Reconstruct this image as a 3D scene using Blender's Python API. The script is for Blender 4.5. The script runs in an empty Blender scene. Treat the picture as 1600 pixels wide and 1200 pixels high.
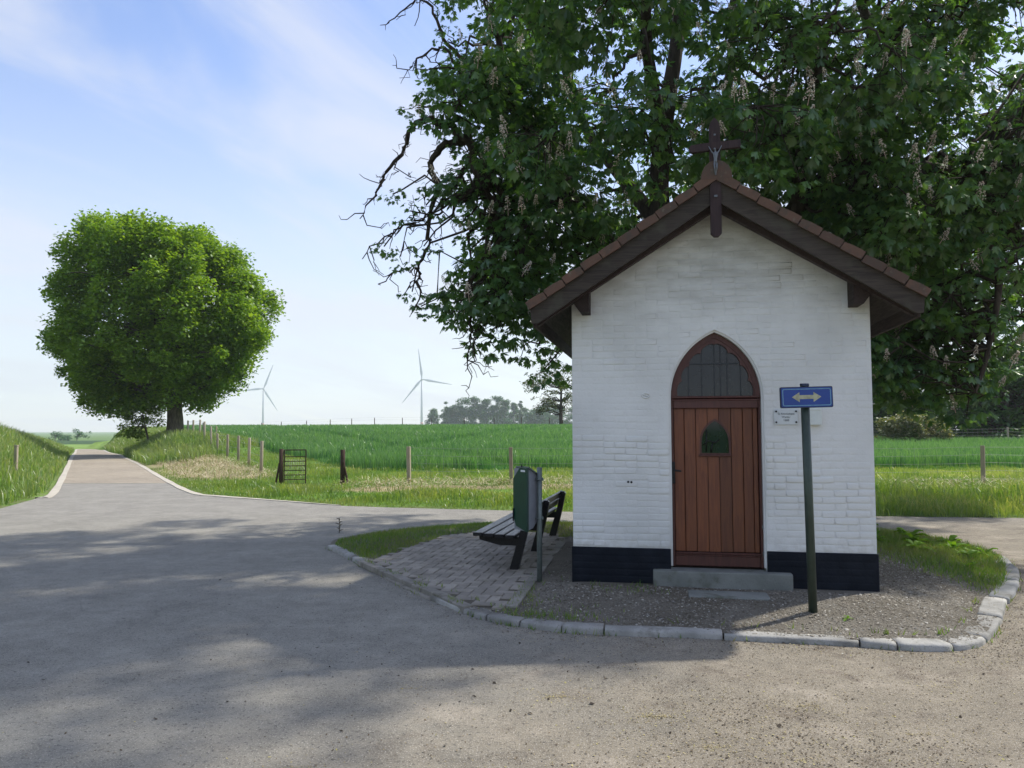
import bpy, bmesh, math, random
import numpy as np
from mathutils import Vector, Matrix, Euler

R = math.radians
random.seed(7)
rng = np.random.default_rng(11)
C = bpy.context.scene.collection
sc = bpy.context.scene

# ------------------------------------------------------------------ camera, sky, sun, exposure
cam = bpy.data.cameras.new('camera')
cam.sensor_width = 36.0
cam.lens = 36.0 * 1208 / 1600
cam.clip_start = 0.05
cam.clip_end = 9000
co = bpy.data.objects.new('camera', cam)
C.objects.link(co)
co.rotation_euler = (R(90 + 3.426), R(0.126), 0)
co.location = (0, 0, 1.5)
sc.camera = co

SUN_AZ, SUN_EL = R(60), R(48)          # azimuth to the right of straight ahead (+Y)
world = bpy.data.worlds.new('World')
sc.world = world
world.use_nodes = True
nt = world.node_tree
nt.nodes.clear()
W = nt.nodes.new
wout, bg, sky = W('ShaderNodeOutputWorld'), W('ShaderNodeBackground'), W('ShaderNodeTexSky')
sky.sky_type = 'NISHITA'
sky.sun_disc = False
sky.sun_elevation = SUN_EL
sky.sun_rotation = SUN_AZ
sky.air_density = 1.0
sky.dust_density = 0.4
sky.ozone_density = 1.0
bg.inputs['Strength'].default_value = 0.15
tc = W('ShaderNodeTexCoord')
sep = W('ShaderNodeSeparateXYZ')
nt.links.new(tc.outputs['Generated'], sep.inputs[0])
def wmath(op, a, b=None, clamp=False):
    n = W('ShaderNodeMath'); n.operation = op; n.use_clamp = clamp
    for i, v in enumerate((a, b)):
        if v is None: continue
        if isinstance(v, (int, float)): n.inputs[i].default_value = v
        else: nt.links.new(v, n.inputs[i])
    return n.outputs[0]
zc = wmath('MAXIMUM', sep.outputs[2], 0.0)
den = wmath('ADD', zc, 0.16)
px, py = wmath('DIVIDE', sep.outputs[0], den), wmath('DIVIDE', sep.outputs[1], den)
cmb = W('ShaderNodeCombineXYZ')
nt.links.new(px, cmb.inputs[0]); nt.links.new(py, cmb.inputs[1])
mp = W('ShaderNodeMapping')
mp0 = W('ShaderNodeMapping')
mp0.inputs['Rotation'].default_value = (0, 0, R(-60))
nt.links.new(cmb.outputs[0], mp0.inputs[0])
mp.inputs['Scale'].default_value = (0.55, 1.35, 1)
mp.inputs['Location'].default_value = (1.3, 0.25, 0)
nt.links.new(mp0.outputs[0], mp.inputs[0])
nz = W('ShaderNodeTexNoise')
nz.inputs['Scale'].default_value = 1.35
nz.inputs['Detail'].default_value = 6
nz.inputs['Roughness'].default_value = 0.58
nz.inputs['Distortion'].default_value = 0.5
nt.links.new(mp.outputs[0], nz.inputs['Vector'])
rp = W('ShaderNodeMapRange')
rp.interpolation_type = 'SMOOTHSTEP'
rp.inputs[1].default_value = 0.36
rp.inputs[2].default_value = 0.66
rp.inputs[4].default_value = 0.72
nt.links.new(nz.outputs[0], rp.inputs[0])
# thin veil that thickens to the horizon
veil = W('ShaderNodeMapRange')
veil.interpolation_type = 'SMOOTHSTEP'
veil.inputs[1].default_value = 0.52
veil.inputs[2].default_value = 0.0
veil.inputs[3].default_value = 0.0
veil.inputs[4].default_value = 0.80
nt.links.new(sep.outputs[2], veil.inputs[0])
inv = wmath('MULTIPLY', wmath('SUBTRACT', 1.0, rp.outputs[0]), wmath('SUBTRACT', 1.0, veil.outputs[0]))
fac = wmath('SUBTRACT', 1.0, inv, True)
mix = W('ShaderNodeMix'); mix.data_type = 'RGBA'
mix.inputs['B'].default_value = (3.0, 3.1, 3.45, 1)
nt.links.new(fac, mix.inputs['Factor'])
hsv = W('ShaderNodeHueSaturation')
hsv.inputs['Saturation'].default_value = 1.12
hsv.inputs['Value'].default_value = 0.88
hsv.inputs['Hue'].default_value = 0.512
nt.links.new(sky.outputs[0], hsv.inputs['Color'])
nt.links.new(hsv.outputs[0], mix.inputs['A'])
nt.links.new(mix.outputs['Result'], bg.inputs[0])
nt.links.new(bg.outputs[0], wout.inputs[0])

sl = bpy.data.lights.new('sun', 'SUN')
sl.energy = 3.1
sl.angle = R(1.2)
sl.color = (1.0, 0.95, 0.86)
so = bpy.data.objects.new('sun', sl)
C.objects.link(so)
sdir = Vector((math.sin(SUN_AZ) * math.cos(SUN_EL), math.cos(SUN_AZ) * math.cos(SUN_EL), math.sin(SUN_EL)))
so.rotation_euler = sdir.to_track_quat('Z', 'Y').to_euler()
so.location = sdir * 60

vs = sc.view_settings
vs.view_transform = 'Standard'
vs.look = 'None'
vs.gamma = 1
vs.use_curve_mapping = False
vs.exposure = 0.88
sc.render.engine = 'CYCLES'
cy = sc.cycles
cy.use_denoising = True
cy.max_bounces = 8
cy.diffuse_bounces = 4
cy.transmission_bounces = 4
cy.transparent_max_bounces = 8
cy.volume_bounces = 1
cy.sample_clamp_indirect = 6

# ------------------------------------------------------------------ helpers
def link(name, me, parent=None):
    o = bpy.data.objects.new(name, me)
    C.objects.link(o)
    if parent: o.parent = parent
    return o

def tag(o, label=None, cat=None, group=None, kind=None):
    if label: o['label'] = label
    if cat: o['category'] = cat
    if group: o['group'] = group
    if kind: o['kind'] = kind
    return o

def thing(name, label, cat, loc=(0, 0, 0), rz=0, group=None):
    o = link(name, None)
    o.location = loc
    o.rotation_euler = (0, 0, rz)
    o.empty_display_size = 0.2
    return tag(o, label, cat, group)

def fast_mesh(name, V, F, mat, rnd=None, smooth=False):
    """V (n,3), F (m,k) arrays; rnd (m,) per-face random."""
    V = np.asarray(V, np.float32); F = np.asarray(F, np.int32)
    me = bpy.data.meshes.new(name)
    m, k = F.shape
    me.vertices.add(len(V)); me.vertices.foreach_set('co', V.ravel())
    me.loops.add(m * k); me.loops.foreach_set('vertex_index', F.ravel())
    me.polygons.add(m); me.polygons.foreach_set('loop_start', np.arange(0, m * k, k, dtype=np.int32))
    if smooth: me.polygons.foreach_set('use_smooth', np.ones(m, bool))
    me.update(calc_edges=True)
    if rnd is not None:
        a = me.attributes.new('rnd', 'FLOAT', 'FACE')
        a.data.foreach_set('value', np.asarray(rnd, np.float32))
    if mat: me.materials.append(mat)
    return me

class MB:
    """collects shapes into one mesh"""
    def __init__(s): s.bm = bmesh.new()
    def box(s, c, d, M=None, bevel=0.0, seg=1):
        r = bmesh.ops.create_cube(s.bm, size=1)
        vs = r['verts']
        bmesh.ops.scale(s.bm, vec=d, verts=vs)
        if bevel:
            es = list({e for v in vs for e in v.link_edges})
            rr = bmesh.ops.bevel(s.bm, geom=es, offset=bevel, segments=seg, affect='EDGES', profile=0.6)
            vs = list({v for f in rr['faces'] for v in f.verts} | {v for v in vs if v.is_valid})
        T = Matrix.Translation(c)
        if M is not None: T = T @ M.to_4x4()
        bmesh.ops.transform(s.bm, matrix=T, verts=vs)
        return vs
    def bar(s, a, b, w, h, bevel=0.0, up=Vector((0, 0, 1))):
        a, b = Vector(a), Vector(b)
        d = b - a
        x = d.normalized()
        y = up.cross(x)
        if y.length < 1e-4: y = Vector((1, 0, 0)).cross(x)
        y.normalize()
        z = x.cross(y)
        M = Matrix((x, y, z)).transposed()
        return s.box((a + b) / 2, (d.length, w, h), M, bevel)
    def prism(s, pts, d):
        """pts: list of 3d points of a planar polygon, extruded by vector d"""
        d = Vector(d)
        a = [s.bm.verts.new(p) for p in pts]
        b = [s.bm.verts.new(Vector(p) + d) for p in pts]
        n = len(a)
        fs = [s.bm.faces.new(a[::-1]), s.bm.faces.new(b)]
        for i in range(n):
            fs.append(s.bm.faces.new((a[i], a[(i + 1) % n], b[(i + 1) % n], b[i])))
        return fs
    def tube(s, pts, rad, n=8, cap=True):
        pts = [Vector(p) for p in pts]
        if not hasattr(rad, '__len__'): rad = [rad] * len(pts)
        rings = []
        prev = None
        for i, p in enumerate(pts):
            t = (pts[min(i + 1, len(pts) - 1)] - pts[max(i - 1, 0)])
            t = t.normalized() if t.length > 1e-9 else Vector((0, 0, 1))
            if prev is None:
                u = Vector((0, 0, 1)).cross(t)
                if u.length < 0.05: u = Vector((1, 0, 0)).cross(t)
            else:
                u = prev - t * prev.dot(t)
            u.normalize(); prev = u
            w = t.cross(u)
            rings.append([s.bm.verts.new(p + (u * math.cos(2 * math.pi * k / n) + w * math.sin(2 * math.pi * k / n)) * rad[i]) for k in range(n)])
        for a, b in zip(rings, rings[1:]):
            for k in range(n):
                s.bm.faces.new((a[k], a[(k + 1) % n], b[(k + 1) % n], b[k])).smooth = True
        if cap:
            s.bm.faces.new(rings[0][::-1]); s.bm.faces.new(rings[-1])
    def build(s, name, mat, parent=None):
        bmesh.ops.recalc_face_normals(s.bm, faces=s.bm.faces)
        me = bpy.data.meshes.new(name)
        s.bm.to_mesh(me); s.bm.free()
        me.materials.append(mat)
        return link(name, me, parent)

# ------------------------------------------------------------------ materials
class NM:
    def __init__(s, name):
        s.m = bpy.data.materials.new(name); s.m.use_nodes = True
        s.t = s.m.node_tree; s.t.nodes.clear()
        s.out = s.t.nodes.new('ShaderNodeOutputMaterial')
    def n(s, typ, **kw):
        k = s.t.nodes.new(typ)
        for a, v in kw.items(): setattr(k, a, v)
        return k
    def set(s, sock, v):
        if hasattr(v, 'is_output') or isinstance(v, bpy.types.NodeSocket): s.t.links.new(v, sock)
        elif isinstance(v, (tuple, list)) and len(v) == 3 and sock.type == 'RGBA': sock.default_value = (*v, 1)
        else: sock.default_value = v
    def coord(s, kind='Object', scale=None):
        c = s.n('ShaderNodeTexCoord').outputs[kind]
        if scale:
            mp = s.n('ShaderNodeMapping'); s.set(mp.inputs[0], c); mp.inputs['Scale'].default_value = scale
            return mp.outputs[0]
        return c
    def world(s, scale=None):
        c = s.n('ShaderNodeNewGeometry').outputs['Position']
        if scale:
            mp = s.n('ShaderNodeMapping'); s.set(mp.inputs[0], c); mp.inputs['Scale'].default_value = scale
            return mp.outputs[0]
        return c
    def noise(s, vec, scale, detail=4, rough=0.55, dist=0.0):
        k = s.n('ShaderNodeTexNoise')
        s.set(k.inputs['Vector'], vec)
        k.inputs['Scale'].default_value = scale; k.inputs['Detail'].default_value = detail
        k.inputs['Roughness'].default_value = rough; k.inputs['Distortion'].default_value = dist
        return k.outputs[0]
    def range(s, v, a, b, c=0.0, d=1.0, smooth=True):
        k = s.n('ShaderNodeMapRange')
        if smooth: k.interpolation_type = 'SMOOTHSTEP'
        s.set(k.inputs[0], v)
        for i, q in enumerate((a, b, c, d)): k.inputs[i + 1].default_value = q
        return k.outputs[0]
    def mix(s, f, a, b, mode='MIX'):
        k = s.n('ShaderNodeMix', data_type='RGBA', blend_type=mode)
        s.set(k.inputs['Factor'], f); s.set(k.inputs['A'], a); s.set(k.inputs['B'], b)
        return k.outputs['Result']
    def ramp(s, v, stops):
        k = s.n('ShaderNodeValToRGB'); s.set(k.inputs[0], v)
        e = k.color_ramp.elements
        while len(e) < len(stops): e.new(0.5)
        for i, (p, c) in enumerate(stops): e[i].position = p; e[i].color = (*c, 1)
        return k.outputs[0]
    def math(s, op, a, b=0.0):
        k = s.n('ShaderNodeMath', operation=op); s.set(k.inputs[0], a); s.set(k.inputs[1], b)
        return k.outputs[0]
    def attr(s, name, out='Fac'):
        return s.n('ShaderNodeAttribute', attribute_name=name).outputs[out]
    def objrnd(s): return s.n('ShaderNodeObjectInfo').outputs['Random']
    def bump(s, h, strength=0.3, dist=0.01, normal=None):
        k = s.n('ShaderNodeBump'); s.set(k.inputs['Height'], h)
        k.inputs['Strength'].default_value = strength; k.inputs['Distance'].default_value = dist
        if normal is not None: s.set(k.inputs['Normal'], normal)
        return k.outputs[0]
    def pbr(s, col, rough=0.7, bump=None, metal=0.0, spec=0.5, coat=0.0):
        b = s.n('ShaderNodeBsdfPrincipled')
        s.set(b.inputs['Base Color'], col); s.set(b.inputs['Roughness'], rough)
        s.set(b.inputs['Metallic'], metal); s.set(b.inputs['Specular IOR Level'], spec)
        if coat: b.inputs['Coat Weight'].default_value = coat
        if bump is not None: s.set(b.inputs['Normal'], bump)
        s.t.links.new(b.outputs[0], s.out.inputs[0])
        return s.m

def leaf_mat(name, stops, trans=0.4, gloss=0.06, rough=0.4, tint=(1.5, 1.35, 0.5), source='rnd'):
    m = NM(name)
    r = m.attr('rnd') if source == 'rnd' else m.objrnd()
    col = m.ramp(r, stops)
    big = m.range(m.noise(m.world(), 0.7, 2), 0.35, 0.65)
    col = m.mix(m.math('MULTIPLY', big, 0.35), col, stops[-1][1])
    d = m.n('ShaderNodeBsdfDiffuse'); m.set(d.inputs[0], col)
    t = m.n('ShaderNodeBsdfTranslucent'); m.set(t.inputs[0], m.mix(1.0, col, tint, 'MULTIPLY'))
    mx = m.n('ShaderNodeMixShader'); mx.inputs[0].default_value = trans
    m.t.links.new(d.outputs[0], mx.inputs[1]); m.t.links.new(t.outputs[0], mx.inputs[2])
    g = m.n('ShaderNodeBsdfGlossy'); g.inputs['Roughness'].default_value = rough
    mg = m.n('ShaderNodeMixShader'); mg.inputs[0].default_value = gloss
    m.t.links.new(mx.outputs[0], mg.inputs[1]); m.t.links.new(g.outputs[0], mg.inputs[2])
    m.t.links.new(mg.outputs[0], m.out.inputs[0])
    return m.m

def mat_paint_wall():
    m = NM('whitewashed_brick')
    w = m.world()
    n1, n2 = m.noise(w, 1.3, 5), m.noise(w, 14, 5)
    col = m.mix(m.range(n1, 0.35, 0.7), (0.72, 0.725, 0.70), (0.61, 0.615, 0.59))
    col = m.mix(m.math('MULTIPLY', m.range(n2, 0.55, 0.75), 0.22), col, (0.55, 0.54, 0.50))
    # patchy grey-brown tone, stronger towards the gable top
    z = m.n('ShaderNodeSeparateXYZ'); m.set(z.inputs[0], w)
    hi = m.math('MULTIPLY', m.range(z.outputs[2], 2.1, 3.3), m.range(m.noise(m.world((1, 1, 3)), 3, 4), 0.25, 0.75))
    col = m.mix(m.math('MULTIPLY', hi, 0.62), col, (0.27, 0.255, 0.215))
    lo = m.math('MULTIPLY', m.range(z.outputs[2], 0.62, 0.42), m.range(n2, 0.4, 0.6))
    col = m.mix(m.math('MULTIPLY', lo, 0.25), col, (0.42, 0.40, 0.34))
    h = m.math('ADD', m.noise(w, 45, 5, 0.6), m.math('MULTIPLY', m.noise(w, 9, 3), 1.2))
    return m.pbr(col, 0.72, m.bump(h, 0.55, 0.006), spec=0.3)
def mat_plinth():
    m = NM('black_tar_paint'); w = m.world()
    col = m.mix(m.range(m.noise(w, 5, 5), 0.4, 0.7), (0.005, 0.008, 0.014), (0.012, 0.016, 0.024))
    return m.pbr(col, 0.6, m.bump(m.noise(w, 40, 5), 0.5, 0.006), spec=0.15)
def mat_wood(name, a, b, rough=0.45, scale=(14, 14, 1.1), rnd=0.35, spec=0.5, bump=0.25, dirt=None):
    m = NM(name)
    c = m.coord('Object', scale)
    n = m.noise(c, 3.0, 6, 0.6, 1.2)
    col = m.mix(m.range(n, 0.3, 0.7), a, b)
    v = m.math('ADD', m.math('MULTIPLY', m.objrnd(), rnd), 1 - rnd / 2)
    k = m.n('ShaderNodeMix', data_type='RGBA', blend_type='MULTIPLY'); k.inputs['Factor'].default_value = 1
    m.set(k.inputs['A'], col); m.set(k.inputs['B'], v)
    col = k.outputs['Result']
    if dirt: col = m.mix(m.range(m.noise(m.world(), 6, 5), 0.5, 0.75, 0, 0.7), col, dirt)
    return m.pbr(col, m.range(n, 0.2, 0.8, rough - .08, rough + .12), m.bump(n, bump, 0.004), spec=spec)
def mat_tile():
    m = NM('clay_tile'); w = m.world()
    col = m.ramp(m.objrnd(), [(0, (0.100, 0.062, 0.046)), (0.5, (0.140, 0.082, 0.058)), (1, (0.080, 0.054, 0.042))])
    col = m.mix(m.range(m.noise(w, 9, 6, 0.65), 0.45, 0.68, 0, 0.75), col, (0.075, 0.062, 0.050))
    col = m.mix(m.range(m.noise(w, 22, 4), 0.6, 0.75, 0, 0.5), col, (0.17, 0.17, 0.13))
    return m.pbr(col, 0.85, m.bump(m.noise(w, 60, 5), 0.4, 0.006), spec=0.2)
def mat_concrete(name, a, b, speck=0.3, moss=None):
    m = NM(name); w = m.world()
    col = m.mix(m.range(m.noise(w, 3.5, 6), 0.3, 0.7), a, b)
    col = m.mix(m.range(m.noise(w, 90, 3), 0.55, 0.7, 0, speck), col, tuple(q * 0.45 for q in a))
    k = m.math('ADD', m.math('MULTIPLY', m.objrnd(), 0.35), 0.82)
    kk = m.n('ShaderNodeMix', data_type='RGBA', blend_type='MULTIPLY'); kk.inputs['Factor'].default_value = 1
    m.set(kk.inputs['A'], col); m.set(kk.inputs['B'], k); col = kk.outputs['Result']
    if moss: col = m.mix(m.range(m.noise(w, 5, 6), 0.52, 0.7, 0, 0.7), col, moss)
    return m.pbr(col, 0.88, m.bump(m.math('ADD', m.noise(w, 70, 4), m.math('MULTIPLY', m.noise(w, 16, 4), 2.0)), 0.5, 0.006), spec=0.2)
def mat_flat(name, col, rough=0.5, metal=0.0, spec=0.5, var=0.25, vs=12, bump=0.08):
    m = NM(name); w = m.world()
    n = m.noise(w, vs, 5)
    c = m.mix(m.range(n, 0.35, 0.7, 0, var), col, tuple(q * 0.45 for q in col))
    return m.pbr(c, rough, m.bump(m.noise(w, 80, 3), bump, 0.004), metal, spec)
def mat_asphalt(name, grey, dusty, lane=False):
    m = NM(name); w = m.world()
    s = m.n('ShaderNodeSeparateXYZ'); m.set(s.inputs[0], w)
    big = m.noise(w, 0.35, 5, 0.6)
    mid = m.noise(m.world((1, 1, 1)), 1.6, 6, 0.65)
    fine = m.noise(w, 110, 3, 0.75)
    grain = m.noise(w, 42, 4, 0.75)
    if lane:
        col = m.mix(m.range(big, 0.3, 0.7), grey, dusty)
        f = m.math('MULTIPLY', m.range(mid, 0.5, 0.75), 0.3)
        col = m.mix(f, col, tuple(q * 0.6 for q in grey))
    else:
        # dust and crushed litter lie towards the right front
        d = m.math('SUBTRACT', s.outputs[0], m.math('MULTIPLY', s.outputs[1], 0.75))
        d = m.math('ADD', d, m.math('MULTIPLY', m.math('SUBTRACT', mid, 0.5), 3.2))
        dust = m.range(d, -5.2, -1.9, 0.05, 1.0)
        far = m.range(s.outputs[1], 11.0, 15.0, 0.0, 0.35)
        col = m.mix(dust, grey, dusty)
        col = m.mix(far, col, (0.27, 0.255, 0.235))
        col = m.mix(m.math('MULTIPLY', m.range(mid, 0.52, 0.7), m.math('MULTIPLY', dust, 0.5)), col, (0.34, 0.295, 0.235))
        blot = m.math('MULTIPLY', m.range(m.noise(w, 2.6, 6, 0.7, 0.4), 0.52, 0.66), m.math('MULTIPLY', dust, 0.55))
        col = m.mix(blot, col, (0.105, 0.080, 0.058))
        col = m.mix(m.range(big, 0.52, 0.66, 0, 0.3), col, tuple(q * 0.72 for q in grey))
        # lane side strip of brighter worn tar
        # cracks
        v = m.n('ShaderNodeTexVoronoi', feature='DISTANCE_TO_EDGE'); v.inputs['Scale'].default_value = 0.33
        wv = m.n('ShaderNodeVectorMath', operation='ADD'); m.set(wv.inputs[0], w)
        nn = m.n('ShaderNodeTexNoise'); nn.inputs['Scale'].default_value = 1.2; nn.inputs['Detail'].default_value = 5
        m.set(nn.inputs['Vector'], w); m.set(wv.inputs[1], nn.outputs['Color'])
        m.set(v.inputs['Vector'], wv.outputs[0])
        crack = m.math('MULTIPLY', m.range(v.outputs[0], 0.0, 0.006, 1, 0), m.range(big, 0.50, 0.60))
        col = m.mix(m.math('MULTIPLY', crack, 0.25), col, (0.045, 0.043, 0.04))
    mot = m.math('ADD', m.range(mid, 0.25, 0.75, -0.16, 0.16), m.range(m.noise(w, 7, 5, 0.7), 0.25, 0.75, 0.86, 1.14))
    km = m.n('ShaderNodeMix', data_type='RGBA', blend_type='MULTIPLY'); km.inputs['Factor'].default_value = 1
    m.set(km.inputs['A'], col); m.set(km.inputs['B'], mot); col = km.outputs['Result']
    col = m.mix(m.range(grain, 0.53, 0.67, 0, 0.8), col, (0.045, 0.043, 0.040))
    col = m.mix(m.range(fine, 0.55, 0.67, 0, 0.95), col, (0.52, 0.48, 0.42))
    h = m.math('ADD', fine, m.math('MULTIPLY', grain, 1.4))
    return m.pbr(col, 0.9, m.bump(h, 0.6, 0.009), spec=0.25)
def mat_ground():
    m = NM('ground_cover'); w = m.world()
    c = m.attr('cover', 'Color')
    n = m.noise(w, 0.5, 6, 0.6); n2 = m.noise(w, 9, 5, 0.7)
    k = m.math('ADD', m.range(n, 0.3, 0.7, 0.72, 1.2), m.range(n2, 0.3, 0.7, -0.25, 0.25))
    kk = m.n('ShaderNodeMix', data_type='RGBA', blend_type='MULTIPLY'); kk.inputs['Factor'].default_value = 1
    m.set(kk.inputs['A'], c); m.set(kk.inputs['B'], k)
    return m.pbr(kk.outputs['Result'], 0.95, m.bump(n2, 0.6, 0.05), spec=0.1)
def mat_gravel_bed():
    m = NM('gravel_soil'); w = m.world()
    n = m.noise(w, 1.1, 5, 0.6); f = m.noise(w, 60, 4, 0.75); g = m.noise(w, 120, 2, 0.7)
    col = m.mix(m.range(n, 0.35, 0.65), (0.165, 0.145, 0.11), (0.25, 0.228, 0.185))
    col = m.mix(m.range(f, 0.55, 0.7, 0, 0.8), col, (0.06, 0.052, 0.042))
    col = m.mix(m.range(g, 0.58, 0.7, 0, 0.8), col, (0.42, 0.38, 0.33))
    return m.pbr(col, 0.95, m.bump(m.math('ADD', f, g), 0.9, 0.02), spec=0.15)
def mat_rnd(name, stops, rough=0.85, spec=0.2):
    m = NM(name)
    return m.pbr(m.ramp(m.attr('rnd'), stops), rough, spec=spec)
def mat_bark(name, a, b, sc_=(6, 6, 1.2)):
    m = NM(name); c = m.world(sc_)
    n = m.noise(c, 2.2, 6, 0.65, 0.6)
    return m.pbr(m.mix(m.range(n, 0.35, 0.65), a, b), 0.9, m.bump(n, 0.9, 0.04), spec=0.15)

M = {}
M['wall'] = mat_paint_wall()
M['plinth'] = mat_plinth()
M['door'] = mat_wood('mahogany_door', (0.165, 0.048, 0.015), (0.100, 0.027, 0.010), 0.42, rnd=0.5)
M['frame'] = mat_wood('dark_red_frame', (0.085, 0.022, 0.015), (0.055, 0.015, 0.011), 0.45, rnd=0.2)
M['barge'] = mat_wood('weathered_brown_board', (0.060, 0.047, 0.036), (0.032, 0.025, 0.021), 0.7, (1.1, 14, 14), 0.3, 0.25, 0.4, (0.070, 0.066, 0.048))
M['soffit'] = mat_wood('dark_soffit_board', (0.05, 0.034, 0.028), (0.032, 0.022, 0.020), 0.7, (14, 1.1, 14), 0.4, 0.2)
M['cross'] = mat_wood('maroon_cross_wood', (0.048, 0.028, 0.027), (0.028, 0.018, 0.019), 0.65, rnd=0.1, spec=0.25, dirt=(0.06, 0.05, 0.046))
M['tile'] = mat_tile()
M['silver'] = mat_flat('tarnished_silver', (0.16, 0.175, 0.19), 0.5, 0.5, var=0.5, vs=40)
M['step'] = mat_concrete('grey_step_stone', (0.23, 0.24, 0.22), (0.155, 0.165, 0.15), 0.3, (0.10, 0.105, 0.075))
M['kerb'] = mat_concrete('kerb_concrete', (0.37, 0.36, 0.33), (0.22, 0.215, 0.195), 0.6, (0.13, 0.122, 0.10))
M['edging'] = mat_concrete('edging_concrete', (0.31, 0.285, 0.245), (0.21, 0.195, 0.165), 0.45, (0.12, 0.108, 0.078))
M['paver'] = mat_concrete('paver_concrete', (0.34, 0.305, 0.255), (0.25, 0.225, 0.19), 0.4, (0.19, 0.17, 0.135))
M['road_edge'] = mat_concrete('pale_edge_concrete', (0.58, 0.53, 0.44), (0.45, 0.41, 0.34), 0.25)
M['asphalt'] = mat_asphalt('asphalt', (0.250, 0.238, 0.202), (0.225, 0.194, 0.144))
M['lane'] = mat_asphalt('reddish_chip_lane', (0.35, 0.295, 0.220), (0.29, 0.245, 0.185), True)
M['ground'] = mat_ground()
M['gravel_bed'] = mat_gravel_bed()
M['joint'] = mat_flat('joint_sand', (0.12, 0.105, 0.08), 0.95, spec=0.1)
M['pebble'] = mat_rnd('pebbles', [(0, (0.10, 0.085, 0.062)), (0.3, (0.185, 0.162, 0.128)), (0.65, (0.30, 0.268, 0.212)), (0.88, (0.28, 0.268, 0.235)), (1, (0.50, 0.47, 0.40))])
M['litter'] = mat_rnd('leaf_litter', [(0, (0.045, 0.034, 0.024)), (0.45, (0.105, 0.078, 0.050)), (0.7, (0.22, 0.17, 0.11)), (0.88, (0.38, 0.32, 0.20)), (1, (0.40, 0.36, 0.12))])
M['petal'] = mat_rnd('yellow_petals', [(0, (0.22, 0.17, 0.095)), (0.6, (0.36, 0.30, 0.16)), (1, (0.44, 0.39, 0.15))])
M['glass'] = mat_flat('dark_glass', (0.006, 0.014, 0.020), 0.05, spec=0.45, var=0.2, bump=0.02)
M['lead'] = mat_flat('lead_came', (0.03, 0.035, 0.04), 0.5, 0.3)
M['iron'] = mat_flat('black_iron', (0.012, 0.012, 0.014), 0.45, 0.4)
M['dark_bench'] = mat_wood('dark_bench_wood', (0.012, 0.012, 0.014), (0.024, 0.023, 0.024), 0.34, (14, 1.2, 14), 0.4, 0.22, 0.6)
M['bin_green'] = mat_flat('dark_green_enamel', (0.004, 0.045, 0.026), 0.35, spec=0.35)
M['bin_grey'] = mat_flat('grey_steel_sheet', (0.24, 0.25, 0.28), 0.5, 0.1)
M['galv'] = mat_flat('galvanised_steel', (0.19, 0.225, 0.215), 0.5, 0.45, var=0.4, vs=25)
M['white_label'] = mat_flat('white_label', (0.7, 0.72, 0.72), 0.5)
M['post_green'] = mat_flat('dark_green_pole', (0.035, 0.055, 0.040), 0.4, 0.1, var=0.5)
M['sign_blue'] = mat_flat('blue_sign_enamel', (0.006, 0.045, 0.26), 0.3, var=0.3, vs=6)
M['sign_dark'] = mat_flat('dark_blue_rim', (0.006, 0.018, 0.06), 0.4)
M['sign_line'] = mat_flat('pale_blue_line', (0.13, 0.29, 0.44), 0.4, var=0.5, vs=25)
M['arrow'] = mat_flat('faded_cream_arrow', (0.42, 0.42, 0.28), 0.5, var=0.6, vs=30)
M['plaque'] = mat_flat('clear_acrylic_plaque', (0.62, 0.65, 0.65), 0.25, var=0.12)
M['text'] = mat_flat('grey_lettering', (0.09, 0.11, 0.13), 0.6)
M['box_white'] = mat_flat('white_box_plastic', (0.66, 0.70, 0.66), 0.45, var=0.15)
M['post_wood'] = mat_wood('weathered_post', (0.42, 0.36, 0.27), (0.30, 0.255, 0.19), 0.85, rnd=0.4, spec=0.1)
M['post_dark'] = mat_wood('creosoted_post', (0.080, 0.050, 0.036), (0.045, 0.030, 0.024), 0.8, rnd=0.3, spec=0.15)
M['rust'] = mat_flat('rusty_gate_steel', (0.060, 0.030, 0.022), 0.7, 0.2)
M['wire'] = mat_flat('fence_wire', (0.30, 0.30, 0.29), 0.5, 0.4)
M['turbine'] = mat_flat('turbine_white', (0.46, 0.48, 0.52), 0.5, var=0.05)
M['turbine_red'] = mat_flat('turbine_red_band', (0.45, 0.10, 0.07), 0.5)
M['bark'] = mat_bark('chestnut_bark', (0.035, 0.028, 0.022), (0.075, 0.060, 0.045))
M['bark_grey'] = mat_bark('old_grey_bark', (0.075, 0.064, 0.046), (0.15, 0.13, 0.095))
M['stem'] = mat_bark('thin_stems', (0.09, 0.08, 0.055), (0.15, 0.13, 0.09))
M['chestnut'] = leaf_mat('chestnut_leaf', [(0, (0.034, 0.100, 0.038)), (0.5, (0.062, 0.155, 0.047)), (1, (0.115, 0.225, 0.050))], 0.48, 0.07, 0.4, (1.5, 1.4, 0.45))
M['chestnut_obj'] = leaf_mat('chestnut_leaf_single', [(0, (0.036, 0.106, 0.040)), (0.5, (0.066, 0.162, 0.048)), (1, (0.120, 0.232, 0.052))], 0.48, 0.07, 0.4, (1.5, 1.4, 0.45), source='obj')
M['maple'] = leaf_mat('maple_leaf', [(0, (0.078, 0.180, 0.020)), (0.5, (0.142, 0.270, 0.026)), (1, (0.235, 0.375, 0.036))], 0.52, 0.05, 0.45)
M['blossom'] = mat_rnd('chestnut_blossom', [(0, (0.40, 0.27, 0.20)), (0.4, (0.68, 0.58, 0.47)), (1, (0.82, 0.76, 0.64))])
M['far_leaf'] = leaf_mat('far_wood_leaf', [(0, (0.022, 0.088, 0.036)), (0.5, (0.036, 0.125, 0.046)), (1, (0.066, 0.180, 0.056))], 0.3, 0.03)
M['dark_leaf'] = leaf_mat('dark_tree_leaf', [(0, (0.026, 0.080, 0.022)), (0.5, (0.044, 0.115, 0.028)), (1, (0.075, 0.160, 0.034))], 0.35, 0.04)
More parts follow.
